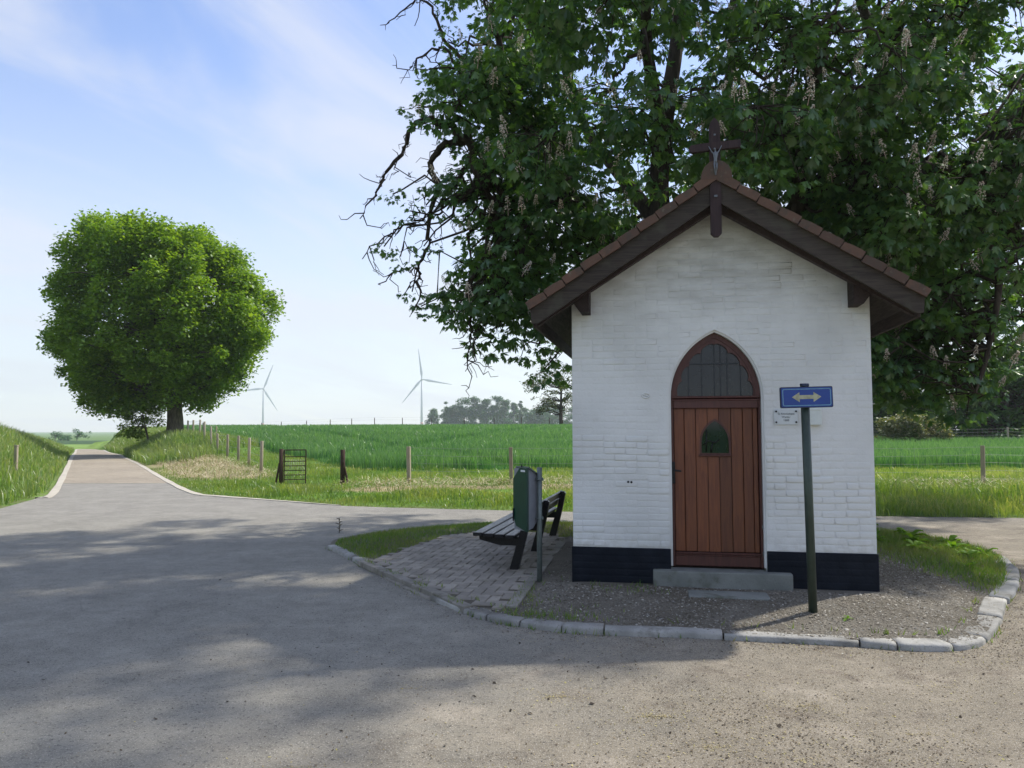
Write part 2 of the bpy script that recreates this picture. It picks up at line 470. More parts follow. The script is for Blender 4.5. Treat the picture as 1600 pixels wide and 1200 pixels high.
M['pale_leaf'] = leaf_mat('pale_shrub_leaf', [(0, (0.055, 0.11, 0.030)), (0.7, (0.12, 0.17, 0.055)), (1, (0.40, 0.37, 0.27))], 0.35, 0.03)
M['olive_leaf'] = leaf_mat('olive_leaf', [(0, (0.045, 0.085, 0.020)), (0.6, (0.075, 0.105, 0.030)), (1, (0.11, 0.12, 0.040))], 0.35, 0.03)
M['grass'] = leaf_mat('grass_blade', [(0, (0.070, 0.160, 0.026)), (0.5, (0.140, 0.255, 0.040)), (0.85, (0.215, 0.320, 0.062)), (1, (0.38, 0.36, 0.16))], 0.5, 0.05, 0.4, (1.35, 1.3, 0.5))
M['bank_grass'] = leaf_mat('bank_grass_blade', [(0, (0.115, 0.220, 0.040)), (0.5, (0.175, 0.285, 0.062)), (0.8, (0.25, 0.33, 0.11)), (1, (0.34, 0.36, 0.17))], 0.5, 0.05, 0.4, (1.3, 1.25, 0.6))
M['lawn'] = leaf_mat('short_lawn_blade', [(0, (0.070, 0.165, 0.022)), (0.5, (0.125, 0.235, 0.034)), (0.85, (0.18, 0.28, 0.050)), (1, (0.30, 0.27, 0.12))], 0.45, 0.04, 0.45, (1.3, 1.25, 0.5))
M['wheat'] = leaf_mat('young_wheat_blade', [(0, (0.026, 0.105, 0.034)), (0.45, (0.060, 0.180, 0.052)), (0.8, (0.115, 0.255, 0.078)), (1, (0.19, 0.33, 0.12))], 0.48, 0.06, 0.35, (1.25, 1.3, 0.6))
M['verge_weed'] = leaf_mat('verge_weed_leaf', [(0, (0.040, 0.115, 0.024)), (0.6, (0.075, 0.175, 0.030)), (1, (0.13, 0.24, 0.045))], 0.45, 0.03, 0.5)
M['hay'] = mat_rnd('mown_hay', [(0, (0.24, 0.20, 0.10)), (0.5, (0.44, 0.38, 0.22)), (1, (0.60, 0.54, 0.36))])
M['weed'] = leaf_mat('weed_leaf', [(0, (0.085, 0.20, 0.020)), (0.5, (0.13, 0.27, 0.026)), (1, (0.20, 0.34, 0.035))], 0.45, 0.025, 0.5, (1.3, 1.25, 0.5))

# ------------------------------------------------------------------ terrain
LE = np.array([(-8.2, -14), (-8.9, 4), (-9.3, 12), (-9.95, 15.1), (-10.7, 17.6), (-11.3, 19.2), (-18.6, 32.5), (-28.3, 50), (-35.1, 62.4), (-57.3, 102), (-85, 152)], float)
RE = np.array([(-82, 152), (-54.3, 102), (-32.6, 62.4), (-25.2, 50), (-23.3, 46.3), (-17.1, 35.5), (-11, 24.5), (-7.8, 18.95), (-6.7, 17.85), (-5.6, 17.1), (-3.44, 15.6), (-0.24, 14.65), (1.05, 14.35), (6.3, 13.5), (8.7, 13.2), (20, 12.2), (46, 10)], float)
ASPH = np.vstack([LE, RE, [(46, -14)]])
def seg_dist(P, A):
    best = np.full(len(P), 1e9); idx = np.zeros(len(P), int)
    for i in range(len(A) - 1):
        a, b = A[i], A[i + 1]
        ab = b - a
        t = np.clip(((P - a) @ ab) / (ab @ ab), 0, 1)
        d = np.hypot(*(P - a - t[:, None] * ab).T)
        m = d < best
        best[m] = d[m]; idx[m] = i
    return best, idx
def inside(P, poly):
    x, y = P[:, 0], P[:, 1]
    r = np.zeros(len(P), bool)
    n = len(poly)
    for i in range(n):
        x1, y1 = poly[i]; x2, y2 = poly[(i + 1) % n]
        c = ((y1 > y) != (y2 > y)) & (x < (x2 - x1) * (y - y1) / (y2 - y1 + 1e-12) + x1)
        r ^= c
    return r
def sst(a, b, x):
    t = np.clip((x - a) / (b - a), 0, 1)
    return t * t * (3 - 2 * t)
def road_z(y): return np.interp(y, [20, 45, 70, 102, 152, 300], [0, 0.0, -0.22, -0.9, -2.0, -2.6])
def lump(x, y, s=1.0, seed=0.0):
    return (np.sin(x * 1.31 * s + 1.7 * np.sin(y * 0.73 * s + seed)) + np.sin(y * 1.17 * s + 2.1 * np.sin(x * 0.57 * s + 1 + seed)) + 0.5 * np.sin((x + y) * 2.9 * s + seed)) / 2.5
FB = np.array([(-5.4, 27.2), (-14.7, 44.4), (-23, 60.6), (-44, 100), (-44, 112), (60, 112), (60, 28.5), (14, 27)], float)  # wheat field outline
def H(x, y):
    x = np.asarray(x, float); y = np.asarray(y, float)
    sh = x.shape
    P = np.stack([x.ravel(), y.ravel()], 1)
    X, Y = P[:, 0], P[:, 1]
    ins = inside(P, ASPH)
    dl, _ = seg_dist(P, LE); dr, _ = seg_dist(P, RE)
    left = dl < dr
    zr = road_z(Y)
    # left bank
    topL = np.interp(Y, [-14, 8, 15, 35, 60, 100, 150], [1.2, 1.5, 1.72, 1.42, 0.72, -0.35, -1.9])
    zl = zr + (topL + 0.10 * lump(X, Y, 0.7) - zr) * sst(0.25, 3.2, dl)
    far_l = sst(6, 40, dl)
    zl = zl * (1 - far_l) + far_l * np.interp(Y, [0, 60, 100, 150, 300], [1.8, 0.9, -0.4, -1.9, -2.5])
    # right side: verge, field, bank under the roadside tree
    zf = np.interp(Y, [13, 22, 27, 44, 60, 80, 95, 112, 170, 300], [0, 0.02, 0.10, 0.42, 0.95, 1.5, 1.74, 1.78, -0.6, -2.5])
    zq = np.interp(Y, [13, 22, 27, 45, 100, 160, 300], [0, 0.06, 0.14, 0.52, 0.8, -0.4, -2.5])
    f = sst(7, 20, X)
    zf = zf * (1 - f) + zq * f
    bank = 1.08 * sst(35, 44, Y) * (1 - sst(72, 100, Y)) * np.exp(-((np.maximum(dr - 3, 0)) / 4.5) ** 2)
    tgt = np.maximum(zf, bank) + 0.035 * lump(X, Y, 0.9, 2)
    tgt = np.where(Y > 100, np.minimum(tgt, zr + 1.2 + 0.05 * dr), tgt)
    zz = zr + (tgt - zr) * sst(0.1, np.interp(Y, [20, 40], [3.5, 2.6]), dr)
    z = np.where(ins, zr - 0.06, np.where(left, zl, zz))
    near = sst(0.0, 0.3, np.minimum(dl, dr))
    z = np.where(ins, z, z * near + (zr - 0.03) * (1 - near))
    rr = np.hypot(X, Y)
    z = z - 0.9 * sst(300, 1200, rr)
    return z.reshape(sh)

def axis(parts):
    return np.unique(np.concatenate([np.linspace(a, b, n) for a, b, n in parts]).round(4))
gx = axis([(-3200, -400, 12), (-400, -90, 16), (-90, -40, 51), (-40, 16, 161), (16, 50, 48), (50, 140, 22), (140, 900, 14), (900, 3200, 8)])
gy_ = axis([(-60, -14, 10), (-14, 12, 40), (12, 36, 81), (36, 72, 73), (72, 116, 60), (116, 200, 36), (200, 420, 20), (420, 3600, 26)])
XX, YY = np.meshgrid(gx, gy_)
ZZ = H(XX, YY)
nx, ny = len(gx), len(gy_)
V = np.stack([XX.ravel(), YY.ravel(), ZZ.ravel()], 1)
ii = np.arange(nx * ny).reshape(ny, nx)
F = np.stack([ii[:-1, :-1], ii[:-1, 1:], ii[1:, 1:], ii[1:, :-1]], -1).reshape(-1, 4)
gm = fast_mesh('ground', V, F, M['ground'], smooth=True)
P = V[:, :2]
X, Y = P[:, 0], P[:, 1]
cov = np.tile([0.115, 0.205, 0.036], (len(P), 1))
dr, _ = seg_dist(P, RE); dl, _ = seg_dist(P, LE); insA = inside(P, ASPH); infield = inside(P, FB)
def hay_mask(X, Y):
    """mown hay: a slope under the left fence and a swath along the front fence"""
    a = np.exp(-(((X + 11.5 + 0.55 * (Y - 29)) / 2.0) ** 2)) * sst(22, 25, Y) * (1 - sst(39, 43, Y))
    yc = np.interp(X, [-5, -2, 2, 14], [19.3, 20.4, 20.2, 19.2])
    b = np.exp(-(((Y - yc) / 1.15) ** 2)) * sst(-5.5, -3.0, X) * (1 - 0.4 * sst(2, 5, X))
    return np.maximum(a, b)
hm = hay_mask(X, Y)
def mixc(mask, col):
    global cov
    cov = cov * (1 - mask[:, None]) + np.array(col) * mask[:, None]
mixc(sst(0.25, 0.7, hm), (0.36, 0.30, 0.17))
mixc((infield & (Y < 115)).astype(float), (0.050, 0.150, 0.042))
strip = sst(23.2, 24.0, Y) * (1 - sst(26.3, 27.0, Y)) * (X > -3) * sst(-3, 2, X)
mixc(strip * 0.8, (0.30, 0.33, 0.06))
mixc(sst(0.5, 0.0, np.minimum(dr, dl)) * (~insA) * 0.7, (0.16, 0.13, 0.085))
mixc(((Y > 116) & (Y < 215) & (X < -20)).astype(float) * 0.8, (0.20, 0.30, 0.07))
mixc(((Y > 215) & (Y < 330)).astype(float) * 0.9, (0.035, 0.075, 0.03))
mixc((Y >= 330).astype(float) * 0.8, (0.13, 0.20, 0.07))
ca = gm.color_attributes.new('cover', 'FLOAT_COLOR', 'POINT')
ca.data.foreach_set('color', np.hstack([cov, np.ones((len(cov), 1))]).astype(np.float32).ravel())
tag(link('ground', gm), 'grassy ground with road verges, banks and a rising crop field', None, kind='structure')

def fill_poly(name, pts, z, mat, subdiv=0.0):
    bm = bmesh.new()
    vs_ = [bm.verts.new((p[0], p[1], z)) for p in pts]
    es = [bm.edges.new((vs_[i], vs_[(i + 1) % len(vs_)])) for i in range(len(vs_))]
    bmesh.ops.triangle_fill(bm, use_beauty=True, edges=es)
    bmesh.ops.recalc_face_normals(bm, faces=bm.faces)
    for f in bm.faces:
        if f.normal.z < 0: f.normal_flip()
    me = bpy.data.meshes.new(name); bm.to_mesh(me); bm.free(); me.materials.append(mat)
    return link(name, me)
def spline(pts, n=6):
    pts = [np.array(p, float) for p in pts]
    out = []
    for i in range(len(pts) - 1):
        p0, p1, p2, p3 = pts[max(i - 1, 0)], pts[i], pts[i + 1], pts[min(i + 2, len(pts) - 1)]
        for k in range(n):
            t = k / n
            out.append(0.5 * (2 * p1 + (p2 - p0) * t + (2 * p0 - 5 * p1 + 4 * p2 - p3) * t * t + (3 * p1 - p0 - 3 * p2 + p3) * t ** 3))
    out.append(pts[-1])
    return out
def at_y(A, y):
    o = np.argsort(A[:, 1]); return float(np.interp(y, A[o, 1], A[o, 0]))
YS = 22.4
left_near = [tuple(p) for p in LE if p[1] < YS] + [(at_y(LE, YS), YS)]
right_near = [(at_y(RE, YS), YS)] + [tuple(p) for p in spline([p for p in RE if p[1] < YS], 5)]
road = fill_poly('road', left_near + right_near + [(46, -14)], 0.0, M['asphalt'])
tag(road, 'grey asphalt road junction, dusty and brown to the right', kind='structure')
# reddish lane going away over the rise
ys = np.linspace(YS, 150, 60)
lv = []
for y in ys:
    a, b = at_y(LE, y), at_y(RE, y)
    for t in (0, .25, .5, .75, 1):
        lv.append((a + (b - a) * t, y, float(road_z(np.array(y))) + 0.004 + min(0.02, .002 * (y - YS)) * (1 - (2 * t - 1) ** 2)))
lf = [(i * 5 + k, i * 5 + k + 1, (i + 1) * 5 + k + 1, (i + 1) * 5 + k) for i in range(len(ys) - 1) for k in range(4)]
tag(link('lane', fast_mesh('lane', lv, lf, M['lane'], smooth=True)), 'narrow reddish field lane running away up the rise', kind='structure')
# pale concrete edge bands of the lane
eb = MB()
for A, s in ((LE, -1), (RE, 1)):
    pts = [p for p in A if (17.2 < p[1] if s > 0 else 17.5 < p[1])]
    pts = sorted(pts, key=lambda p: p[1])
    if s > 0: pts = [(-3.44, 15.6), (-5.6, 17.1)] + [tuple(p) for p in pts]
    sp = spline(pts, 8)
    prev = None
    for i, p in enumerate(sp):
        q = sp[min(i + 1, len(sp) - 1)] - sp[max(i - 1, 0)]
        nrm = np.array([-q[1], q[0]]) / (np.hypot(*q) + 1e-9)
        z = float(road_z(np.array(p[1])))
        wd = (0.17 + 0.02 * math.sin(i * 1.7)) * (min(1.0, .15 + i / 14) if s > 0 else 1)
        o = [(p[0] + nrm[0] * wd * k, p[1] + nrm[1] * wd * k) for k in (-0.5, 0.5)]
        ring = [eb.bm.verts.new((o[0][0], o[0][1], z - 0.05)), eb.bm.verts.new((o[0][0], o[0][1], z + 0.014)), eb.bm.verts.new((o[1][0], o[1][1], z + 0.014)), eb.bm.verts.new((o[1][0], o[1][1], z - 0.05))]
        if prev:
            for k in range(3): eb.bm.faces.new((prev[k], prev[k + 1], ring[k + 1], ring[k]))
        prev = ring
tag(eb.build('road_edge_band', M['road_edge']), 'pale concrete edge band along both sides of the lane', kind='structure')

# ------------------------------------------------------------------ traffic island: kerb, gravel, paving
J = [(-2.36, 9.97), (-1.87, 9.04), (-1.48, 8.31), (-1.05, 7.5), (-0.72, 6.94), (-0.36, 6.39), (-0.21, 6.2), (0.05, 6.0), (0.36, 5.83), (0.67, 5.76), (1.51, 5.63), (2.4, 5.44), (2.62, 5.36), (2.99, 5.34), (3.32, 5.52), (3.80, 6.10), (4.27, 6.75), (4.86, 7.53), (5.35, 8.3), (5.68, 9.0)]
BACK = [(5.86, 9.8), (5.74, 10.7), (5.3, 11.35), (4.2, 12.05), (2.2, 12.45), (-0.21, 12.42), (-1.0, 12.1), (-1.72, 11.62), (-2.18, 11.0), (-2.42, 10.5)]
ISL = spline(J + BACK + [J[0]], 6)[:-1]
isl_poly = np.array(ISL)
ctr = isl_poly.mean(0)
_rim = np.vstack([isl_poly, isl_poly[:1]])
def IZ(x, y):
    P_ = np.stack([np.ravel(x), np.ravel(y)], 1).astype(float)
    d, _ = seg_dist(P_, _rim)
    dp, _ = seg_dist(P_, np.vstack([PAT, PAT[:1]]))
    dp = np.where(inside(P_, PAT), 0, dp)
    return .042 + .055 * sst(.15, .95, d) * sst(.05, .6, dp) + .006 * lump(P_[:, 0], P_[:, 1], 2.4) * sst(.1, .4, d) * sst(.05, .3, dp)
PAT = np.array([(-1.62, 8.80), (-1.22, 8.05), (-0.80, 7.30), (-0.30, 6.50), (-0.06, 6.45), (0.05, 7.2), (0.27, 8.25), (0.62, 10.2), (0.64, 10.95), (-0.3, 11.35), (-0.9, 10.85), (-1.22, 9.85), (-1.50, 9.0)])
gv, gf = [], []
nb = len(isl_poly)
ts = [.010, .05, .10, .15, .20, .26, .33, .42, .53, .66, .80, .93]
for t in ts: gv.append(isl_poly + (ctr - isl_poly) * t)
gv = np.vstack(gv + [ctr[None]])
for k in range(len(ts) - 1):
    for q in range(nb): gf.append((k * nb + q, k * nb + (q + 1) % nb, (k + 1) * nb + (q + 1) % nb, (k + 1) * nb + q))
for q in range(nb): gf.append(((len(ts) - 1) * nb + q, (len(ts) - 1) * nb + (q + 1) % nb, len(ts) * nb, len(ts) * nb))
me_ = bpy.data.meshes.new('gravel_bed'); me_.from_pydata([(x, y, z) for (x, y), z in zip(gv, IZ(gv[:, 0], gv[:, 1]))], [], [f if f[2] != f[3] else f[:3] for f in gf])
me_.materials.append(M['gravel_bed']); me_.polygons.foreach_set('use_smooth', np.ones(len(me_.polygons), bool))
gb = link('gravel_bed', me_)
tag(gb, 'brown gravelly soil of the island around the chapel', kind='structure')
kerb = link('kerb', None)
tag(kerb, 'row of worn concrete kerb stones round the island', kind='structure')
SPL = spline(J, 6)
for i in range(len(J) - 1):
    seg = SPL[i * 6:(i + 1) * 6 + 1]
    flush = 2 <= i <= 3
    wide = False
    hgt = 0.022 if flush else (0.046 if i >= 12 else 0.050) + random.uniform(-.006, .006)
    wd = 0.20 if flush else (0.16 if i >= 12 else 0.13) + random.uniform(-.01, .012)
    off = random.uniform(-0.012, 0.012)
    mb = MB(); prev = None
    prof = [(0, -0.05), (0.002, 0.62), (0.008, 0.84), (0.024, 0.97), (wd * 0.5, 1.0), (wd * 0.93, 0.98), (wd, 0.90), (wd, -0.05)]
    rings = []
    for k, p in enumerate(seg):
        q = seg[min(k + 1, len(seg) - 1)] - seg[max(k - 1, 0)]
        L_ = np.hypot(*q); tdir = q / L_
        nrm = np.array([-tdir[1], tdir[0]])
        pos = p.copy()
        e = 1.0
        if k == 0: pos = p + tdir * 0.006; e = 0.965
        if k == len(seg) - 1: pos = p - tdir * 0.006; e = 0.965
        wob = random.uniform(-0.006, 0.006)
        rings.append([mb.bm.verts.new((pos[0] + nrm[0] * (a + off + wob + random.uniform(-.003, .003)), pos[1] + nrm[1] * (a + off + wob), (hgt * b * (e if b > 0.5 else 1) * random.uniform(.94, 1.05)) if b > 0 else -0.03)) for a, b in prof])
    for a, b in zip(rings, rings[1:]):
        for k in range(len(prof) - 1):
            f = mb.bm.faces.new((a[k], a[k + 1], b[k + 1], b[k])); f.smooth = True
    mb.bm.faces.new(rings[0]); mb.bm.faces.new(rings[-1][::-1])
    mb.build('kerb_stone', M['edging'] if flush else M['kerb'], kerb)

TH = 0.1866
CU = Vector((math.cos(TH), -math.sin(TH), 0)); CN = Vector((-math.sin(TH), -math.cos(TH), 0))
CO = Vector((0.5705, 7.3075, 0.0))
PAT = np.array([(-1.62, 8.80), (-1.22, 8.05), (-0.80, 7.30), (-0.30, 6.50), (-0.06, 6.45), (0.05, 7.2), (0.27, 8.25), (0.62, 10.2), (0.64, 10.95), (-0.3, 11.35), (-0.9, 10.85), (-1.22, 9.85), (-1.50, 9.0)])
patio = fill_poly('paved_patio', PAT, 0.047, M['joint'])
tag(patio, 'grey concrete block paving under the bench', kind='structure')
pm = MB(); pm.box((0, 0, 0), (0.196, 0.096, 0.05), None, 0.006); tmp = pm.build('paver', M['paver']); pav_me = tmp.data
bpy.data.objects.remove(tmp)
n_p = 0
A_ = np.array([CU.x, CU.y]); B_ = np.array([-CU.y, CU.x])
inner = PAT
rest = []
for i in range(-40, 60):
    for j in range(-40, 70):
        # herringbone cells of 0.1 m
        k = (i - j) % 4
        if k == 0: c, rot = ((i + 1.0) * 0.1, (j + 0.5) * 0.1), 0
        elif k == 3: c, rot = ((i + 0.5) * 0.1, (j + 1.0) * 0.1), 1
        else: continue
        w_ = np.array([-1.3, 6.9]) + A_ * c[0] + B_ * c[1]
        ang = math.atan2(A_[1], A_[0]) + rot * math.pi / 2
        e = np.array([math.cos(ang), math.sin(ang)]) * 0.085
        g_ = np.array([-math.sin(ang), math.cos(ang)]) * 0.04
        if not inside(np.array([w_]), inner)[0]: continue
        rest.append((math.hypot(*w_), w_, ang))
rest.sort(key=lambda t: t[0])
for d_, w_, ang in rest[:300]:
    o = link('paver', pav_me, patio)
    o.location = (w_[0], w_[1], 0.031 + random.uniform(-0.003, 0.004))
    o.rotation_euler = (random.gauss(0, .012), random.gauss(0, .012), ang + random.gauss(0, .012))
print('pavers', len(rest))
if len(rest) > 300:
    mb = MB()
    for d_, w_, ang in rest[300:]:
        mb.box((w_[0], w_[1], 0.031), (0.196, 0.096, 0.05), Matrix.Rotation(ang, 3, 'Z'), 0.006)
    o = mb.build('paver_rows', M['paver'], patio); o['kind'] = 'stuff'
# edging course and concrete edging strips of the patio
for a, b, n_ in (((-1.68, 8.72), (-0.36, 6.46), 12), ((-0.01, 6.45), (0.66, 10.2), 6)):
    a, b = np.array(a), np.array(b)
    for k in range(n_):
        p, q = a + (b - a) * (k + .01) / n_, a + (b - a) * (k + .99) / n_
        mb = MB()
        mb.bar((p[0], p[1], 0.032), (q[0], q[1], 0.032), 0.10, 0.06, 0.006)
        o = mb.build('edging_stone', M['edging'], patio)
        o.location.z = random.uniform(-0.004, 0.004)

# ------------------------------------------------------------------ chapel (local axes: u along the front, -n into the depth)
chapel = thing('chapel', 'small white brick roadside chapel with tiled gable roof and arched wooden door', 'chapel', CO, -TH)
# local frame: x = u, y = depth (away from viewer), z up
WL, DEP, UC = 2.655, 2.75, 1.3275
ZB, ZP = 0.06, 0.417
TAN = 0.66
def roof_z(u, z0): return z0 - TAN * abs(u - UC)
dl_, dr_, zs, za = 0.895, 1.735, 1.80, 2.42
dc, ha, ra = (dl_ + dr_) / 2, (dr_ - dl_) / 2, za - zs
RA = (ha * ha + ra * ra) / (2 * ha)
def arch(inset=0.0, n=10, z0=zs, c=dc, h=ha, Rr=RA):
    """points of pointed arch from left spring over the apex to right spring"""
    r_ = Rr - inset
    cx = c - h + Rr                          # centre of the left arc
    a_end = math.acos((cx - c) / r_)
    L_ = [(cx - r_ * math.cos(t), z0 + r_ * math.sin(t)) for t in np.linspace(0, a_end, n)]
    return L_ + [(2 * c - u, z) for u, z in L_[-2::-1]]
# front wall with opening: polygon pieces extruded 0.25 m
wmb = MB()
def ext(poly, y0, y1): wmb.prism([(u, y0, z) for u, z in poly], (0, y1 - y0, 0))
zt = 3.60
AR = arch()
half = len(AR) // 2
ext([(0, ZB), (dl_, ZB), (dl_, zs)] + AR[1:half + 1] + [(UC, zt), (0, roof_z(0, zt))], 0, 0.25)
ext([(WL, ZB), (WL, roof_z(WL, zt)), (UC, zt)] + AR[half:], 0, 0.25) if False else ext([(dr_, ZB), (WL, ZB), (WL, roof_z(WL, zt)), (UC, zt)] + AR[half:-1] + [(dr_, zs)], 0, 0.25)
wmb.prism([(0, 0.25, ZB), (0.25, 0.25, ZB), (0.25, 0.25, 2.68), (0, 0.25, 2.68)], (0, DEP - 0.5, 0))
wmb.prism([(WL - 0.25, 0.25, ZB), (WL, 0.25, ZB), (WL, 0.25, 2.68), (WL - 0.25, 0.25, 2.68)], (0, DEP - 0.5, 0))
wmb.prism([(0, DEP - 0.25, ZB), (WL, DEP - 0.25, ZB), (WL, DEP - 0.25, roof_z(WL, zt)), (UC, DEP - 0.25, zt), (0, DEP - 0.25, roof_z(0, zt))], (0, 0.25, 0))
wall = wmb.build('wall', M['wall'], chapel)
# plinth
pmb = MB()
for a, b in ((-0.012, dl_), (dr_, WL + 0.012)):
    pmb.box(((a + b) / 2, 0.10, (ZP + 0.02) / 2), (b - a, 0.224, ZP - 0.02), None, 0.006)
pmb.box((-0.002, DEP / 2 + .1, (ZP + .02) / 2), (0.02, DEP - .24, ZP - .02)); pmb.box((WL + .002, DEP / 2 + .1, (ZP + .02) / 2), (0.02, DEP - .24, ZP - .02))
plinth = pmb.build('plinth', M['plinth'], chapel)
# bricks, each proud of the wall, with soft painted edges
def brick_mesh(seed, soft):
    r = random.Random(seed)
    hx, hz = 0.5, 0.5
    def ring(ix, iz, y, j):
        return [(sx * (hx - ix) + r.uniform(-j, j), y, sz * (hz - iz) + r.uniform(-j, j) * 1.6) for sx, sz in ((-1, -1), (1, -1), (1, 1), (-1, 1))]
    rs = [ring(0, 0, 0.6, .012), ring(0.004, 0.015, -0.45 * soft - .1, .012), ring(0.014, 0.07, -0.9 * soft, .014), ring(0.06, 0.24, -1.0 * soft + r.uniform(-.15, .15), .03)]
    V_ = [v for q in rs for v in q]
    F_ = []
    for k in range(3):
        for i in range(4):
            F_.append((k * 4 + i, k * 4 + (i + 1) % 4, k * 4 + 4 + (i + 1) % 4, k * 4 + 4 + i))
    F_.append((12, 13, 14, 15))
    return V_, F_
BV = [brick_mesh(s, 1.0) for s in range(8)]
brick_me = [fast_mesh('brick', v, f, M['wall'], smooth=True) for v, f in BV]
def arch_in(u, z, mrg):
    if abs(u - dc) > ha + mrg: return False
    if z < zs: return True
    du = abs(u - dc); cx = RA - ha
    return math.hypot(du + cx, z - zs) < RA + mrg
courses = []
nc = 0
zc_ = ZP + 0.033
while zc_ < 3.5:
    shift = (nc % 2) * 0.10
    u = -0.11 + shift
    k = 0
    while u < WL:
        ln = 0.198 if (nc % 3 or k % 2) else 0.098
        a, b = max(u, 0.0) + 0.004, min(u + ln, WL) - 0.004
        u += ln + 0.004; k += 1
        if b - a < 0.03: continue
        c_ = (a + b) / 2
        lim = roof_z(c_, 3.46)
        if zc_ > lim: continue
        if arch_in(a, zc_, .005) and arch_in(b, zc_, .005): continue
        if arch_in(a, zc_ - .03, .005) or arch_in(a, zc_ + .03, .005):
            while a < b and (arch_in(a, zc_ - .03, .006) or arch_in(a, zc_ + .03, .006)): a += 0.01
        if arch_in(b, zc_ - .03, .005) or arch_in(b, zc_ + .03, .005):
            while a < b and (arch_in(b, zc_ - .03, .006) or arch_in(b, zc_ + .03, .006)): b -= 0.01
        if arch_in((a + b) / 2, zc_, 0): continue
        if b - a < 0.03: continue
        courses.append((a, b, zc_))
    zc_ += 0.0605; nc += 1
def brick_tf(a, b, z):
    flat = 1.0 if z < 1.45 else (0.45 if z < 1.9 else 0.42)
    flat *= random.uniform(0.5, 1.45) * (0.75 + 0.5 * math.sin(a * 3.1 + z * 4.7) * math.sin(z * 2.3 - a * 1.9))
    rot = random.gauss(0, 0.010)
    z = z + 0.006 * math.sin(a * 2.7 + z * 1.3) + 0.004 * math.sin(a * 6.1 + z * 5)
    return (b - a, 0.0075 * flat, 0.0515 + random.uniform(-.003, .002)), ((a + b) / 2 + random.uniform(-.003, .003), 0.0, z + random.uniform(-.0035, .0035)), rot
cnt = 0
sv, sf = [], []
for a, b, z in courses:
    s_, l_, r_ = brick_tf(a, b, z)
    bi = random.randrange(8)
    if cnt < 300:
        o = link('brick', brick_me[bi], wall); o.location = l_; o.scale = s_; o.rotation_euler = (0, r_, 0)
    else:
        v = np.array(BV[bi][0]) * np.array(s_)
        v = v + np.array(l_)
        sf += [tuple(i + len(sv) for i in f) for f in BV[bi][1]]
        sv += [tuple(p) for p in v]
    cnt += 1
print('bricks', cnt)
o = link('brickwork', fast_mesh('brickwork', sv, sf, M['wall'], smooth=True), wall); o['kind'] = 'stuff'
pl_me = [fast_mesh('brick', v, f, M['plinth'], smooth=True) for v, f in BV[:4]]
for r_i in range(5):
    z = 0.13 + r_i * 0.0605
    u = -0.01 - (r_i % 2) * 0.1
    while u < WL:
        a, b = max(u, -0.008) + .004, min(u + 0.2, WL + .008) - .004
        u += 0.204
        if a < dl_ < b: b = dl_ - .004
        if a < dr_ < b: a = dr_ + .004
        if b - a < .04 or (a >= dl_ and b <= dr_): continue
        if z < 0.26 and (a + b) / 2 > 0.72 and (a + b) / 2 < 1.95: continue
        o = link('brick', random.choice(pl_me), plinth)
        o.location = ((a + b) / 2, -0.011, z); o.scale = (b - a, 0.0045 * random.uniform(.4, 1.3), 0.051)
# reveal trim (pale plaster edge round the arch)
def path_strip(mb, pts, w_in, y0, y1):
    """board that follows the arch: pts outer, inner from inset"""
    pass
tr = MB()
outer, innr = [(dl_, 0.26)] + arch(0, 14) + [(dr_, 0.26)], [(dl_ + .018, 0.26)] + arch(0.018, 14) + [(dr_ - .018, 0.26)]
for i in range(len(outer) - 1):
    tr.prism([(outer[i][0], 0.02, outer[i][1]), (outer[i + 1][0], 0.02, outer[i + 1][1]), (innr[i + 1][0], 0.02, innr[i + 1][1]), (innr[i][0], 0.02, innr[i][1])], (0, 0.16, 0))
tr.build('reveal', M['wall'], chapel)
# step
st = MB(); st.box((1.335, 0.0, 0.145), (1.205, 0.22, 0.18), None, 0.012, 2)
st.build('step', M['step'], chapel)
# door frame with scalloped tracery
fr = MB()
NA = 33
A0 = arch(0.02, NA); A1 = arch(0.062, NA)
n_a = len(A0)
for i in range(n_a - 1):
    fr.prism([(A0[i][0], 0.075, A0[i][1]), (A0[i + 1][0], 0.075, A0[i + 1][1]), (A1[i + 1][0], 0.075, A1[i + 1][1]), (A1[i][0], 0.075, A1[i][1])], (0, 0.07, 0))
def scal(i):
    t = i / (n_a - 1)
    k = 1 - abs(2 * t - 1)                      # 0 at the springs, 1 at the apex
    return 0.058 + 0.022 * k + 0.026 * (1 - abs(math.sin(math.pi * 4 * k)) ** 0.55)
A2 = []
for i in range(n_a):
    q = arch(scal(i) + .012, NA); A2.append(q[i])
B1 = arch(0.060, NA)
for i in range(n_a - 1):
    fr.prism([(B1[i][0], 0.088, B1[i][1]), (B1[i + 1][0], 0.088, B1[i + 1][1]), (A2[i + 1][0], 0.088, A2[i + 1][1]), (A2[i][0], 0.088, A2[i][1])], (0, 0.05, 0))
for s in (0, 1):
    x0 = dl_ + 0.018 if s == 0 else dr_ - 0.018 - 0.022
    fr.box((x0 + 0.011, 0.11, (0.25 + zs) / 2), (0.022, 0.07, zs - 0.25), None, 0.003)
frame = fr.build('door_frame', M['frame'], chapel)
ra_ = MB()
ra_.box((dc, 0.105, 1.742), (dr_ - dl_ - 0.082, 0.075, 0.085), None, 0.004)
ra_.box((dc, 0.075, 1.775), (dr_ - dl_ - 0.04, 0.035, 0.016), None, 0.004)
ra_.box((dc, 0.078, 1.802), (dr_ - dl_ - 0.04, 0.035, 0.020), None, 0.005)
ra_.build('transom_rail', M['frame'], frame)
tw = link('transom_window', None, chapel)
gp = MB()
G0 = arch(0.06, 12)
gp.prism([(u, 0.118, z) for u, z in G0], (0, 0.006, 0))
gp.build('pane', M['glass'], tw)
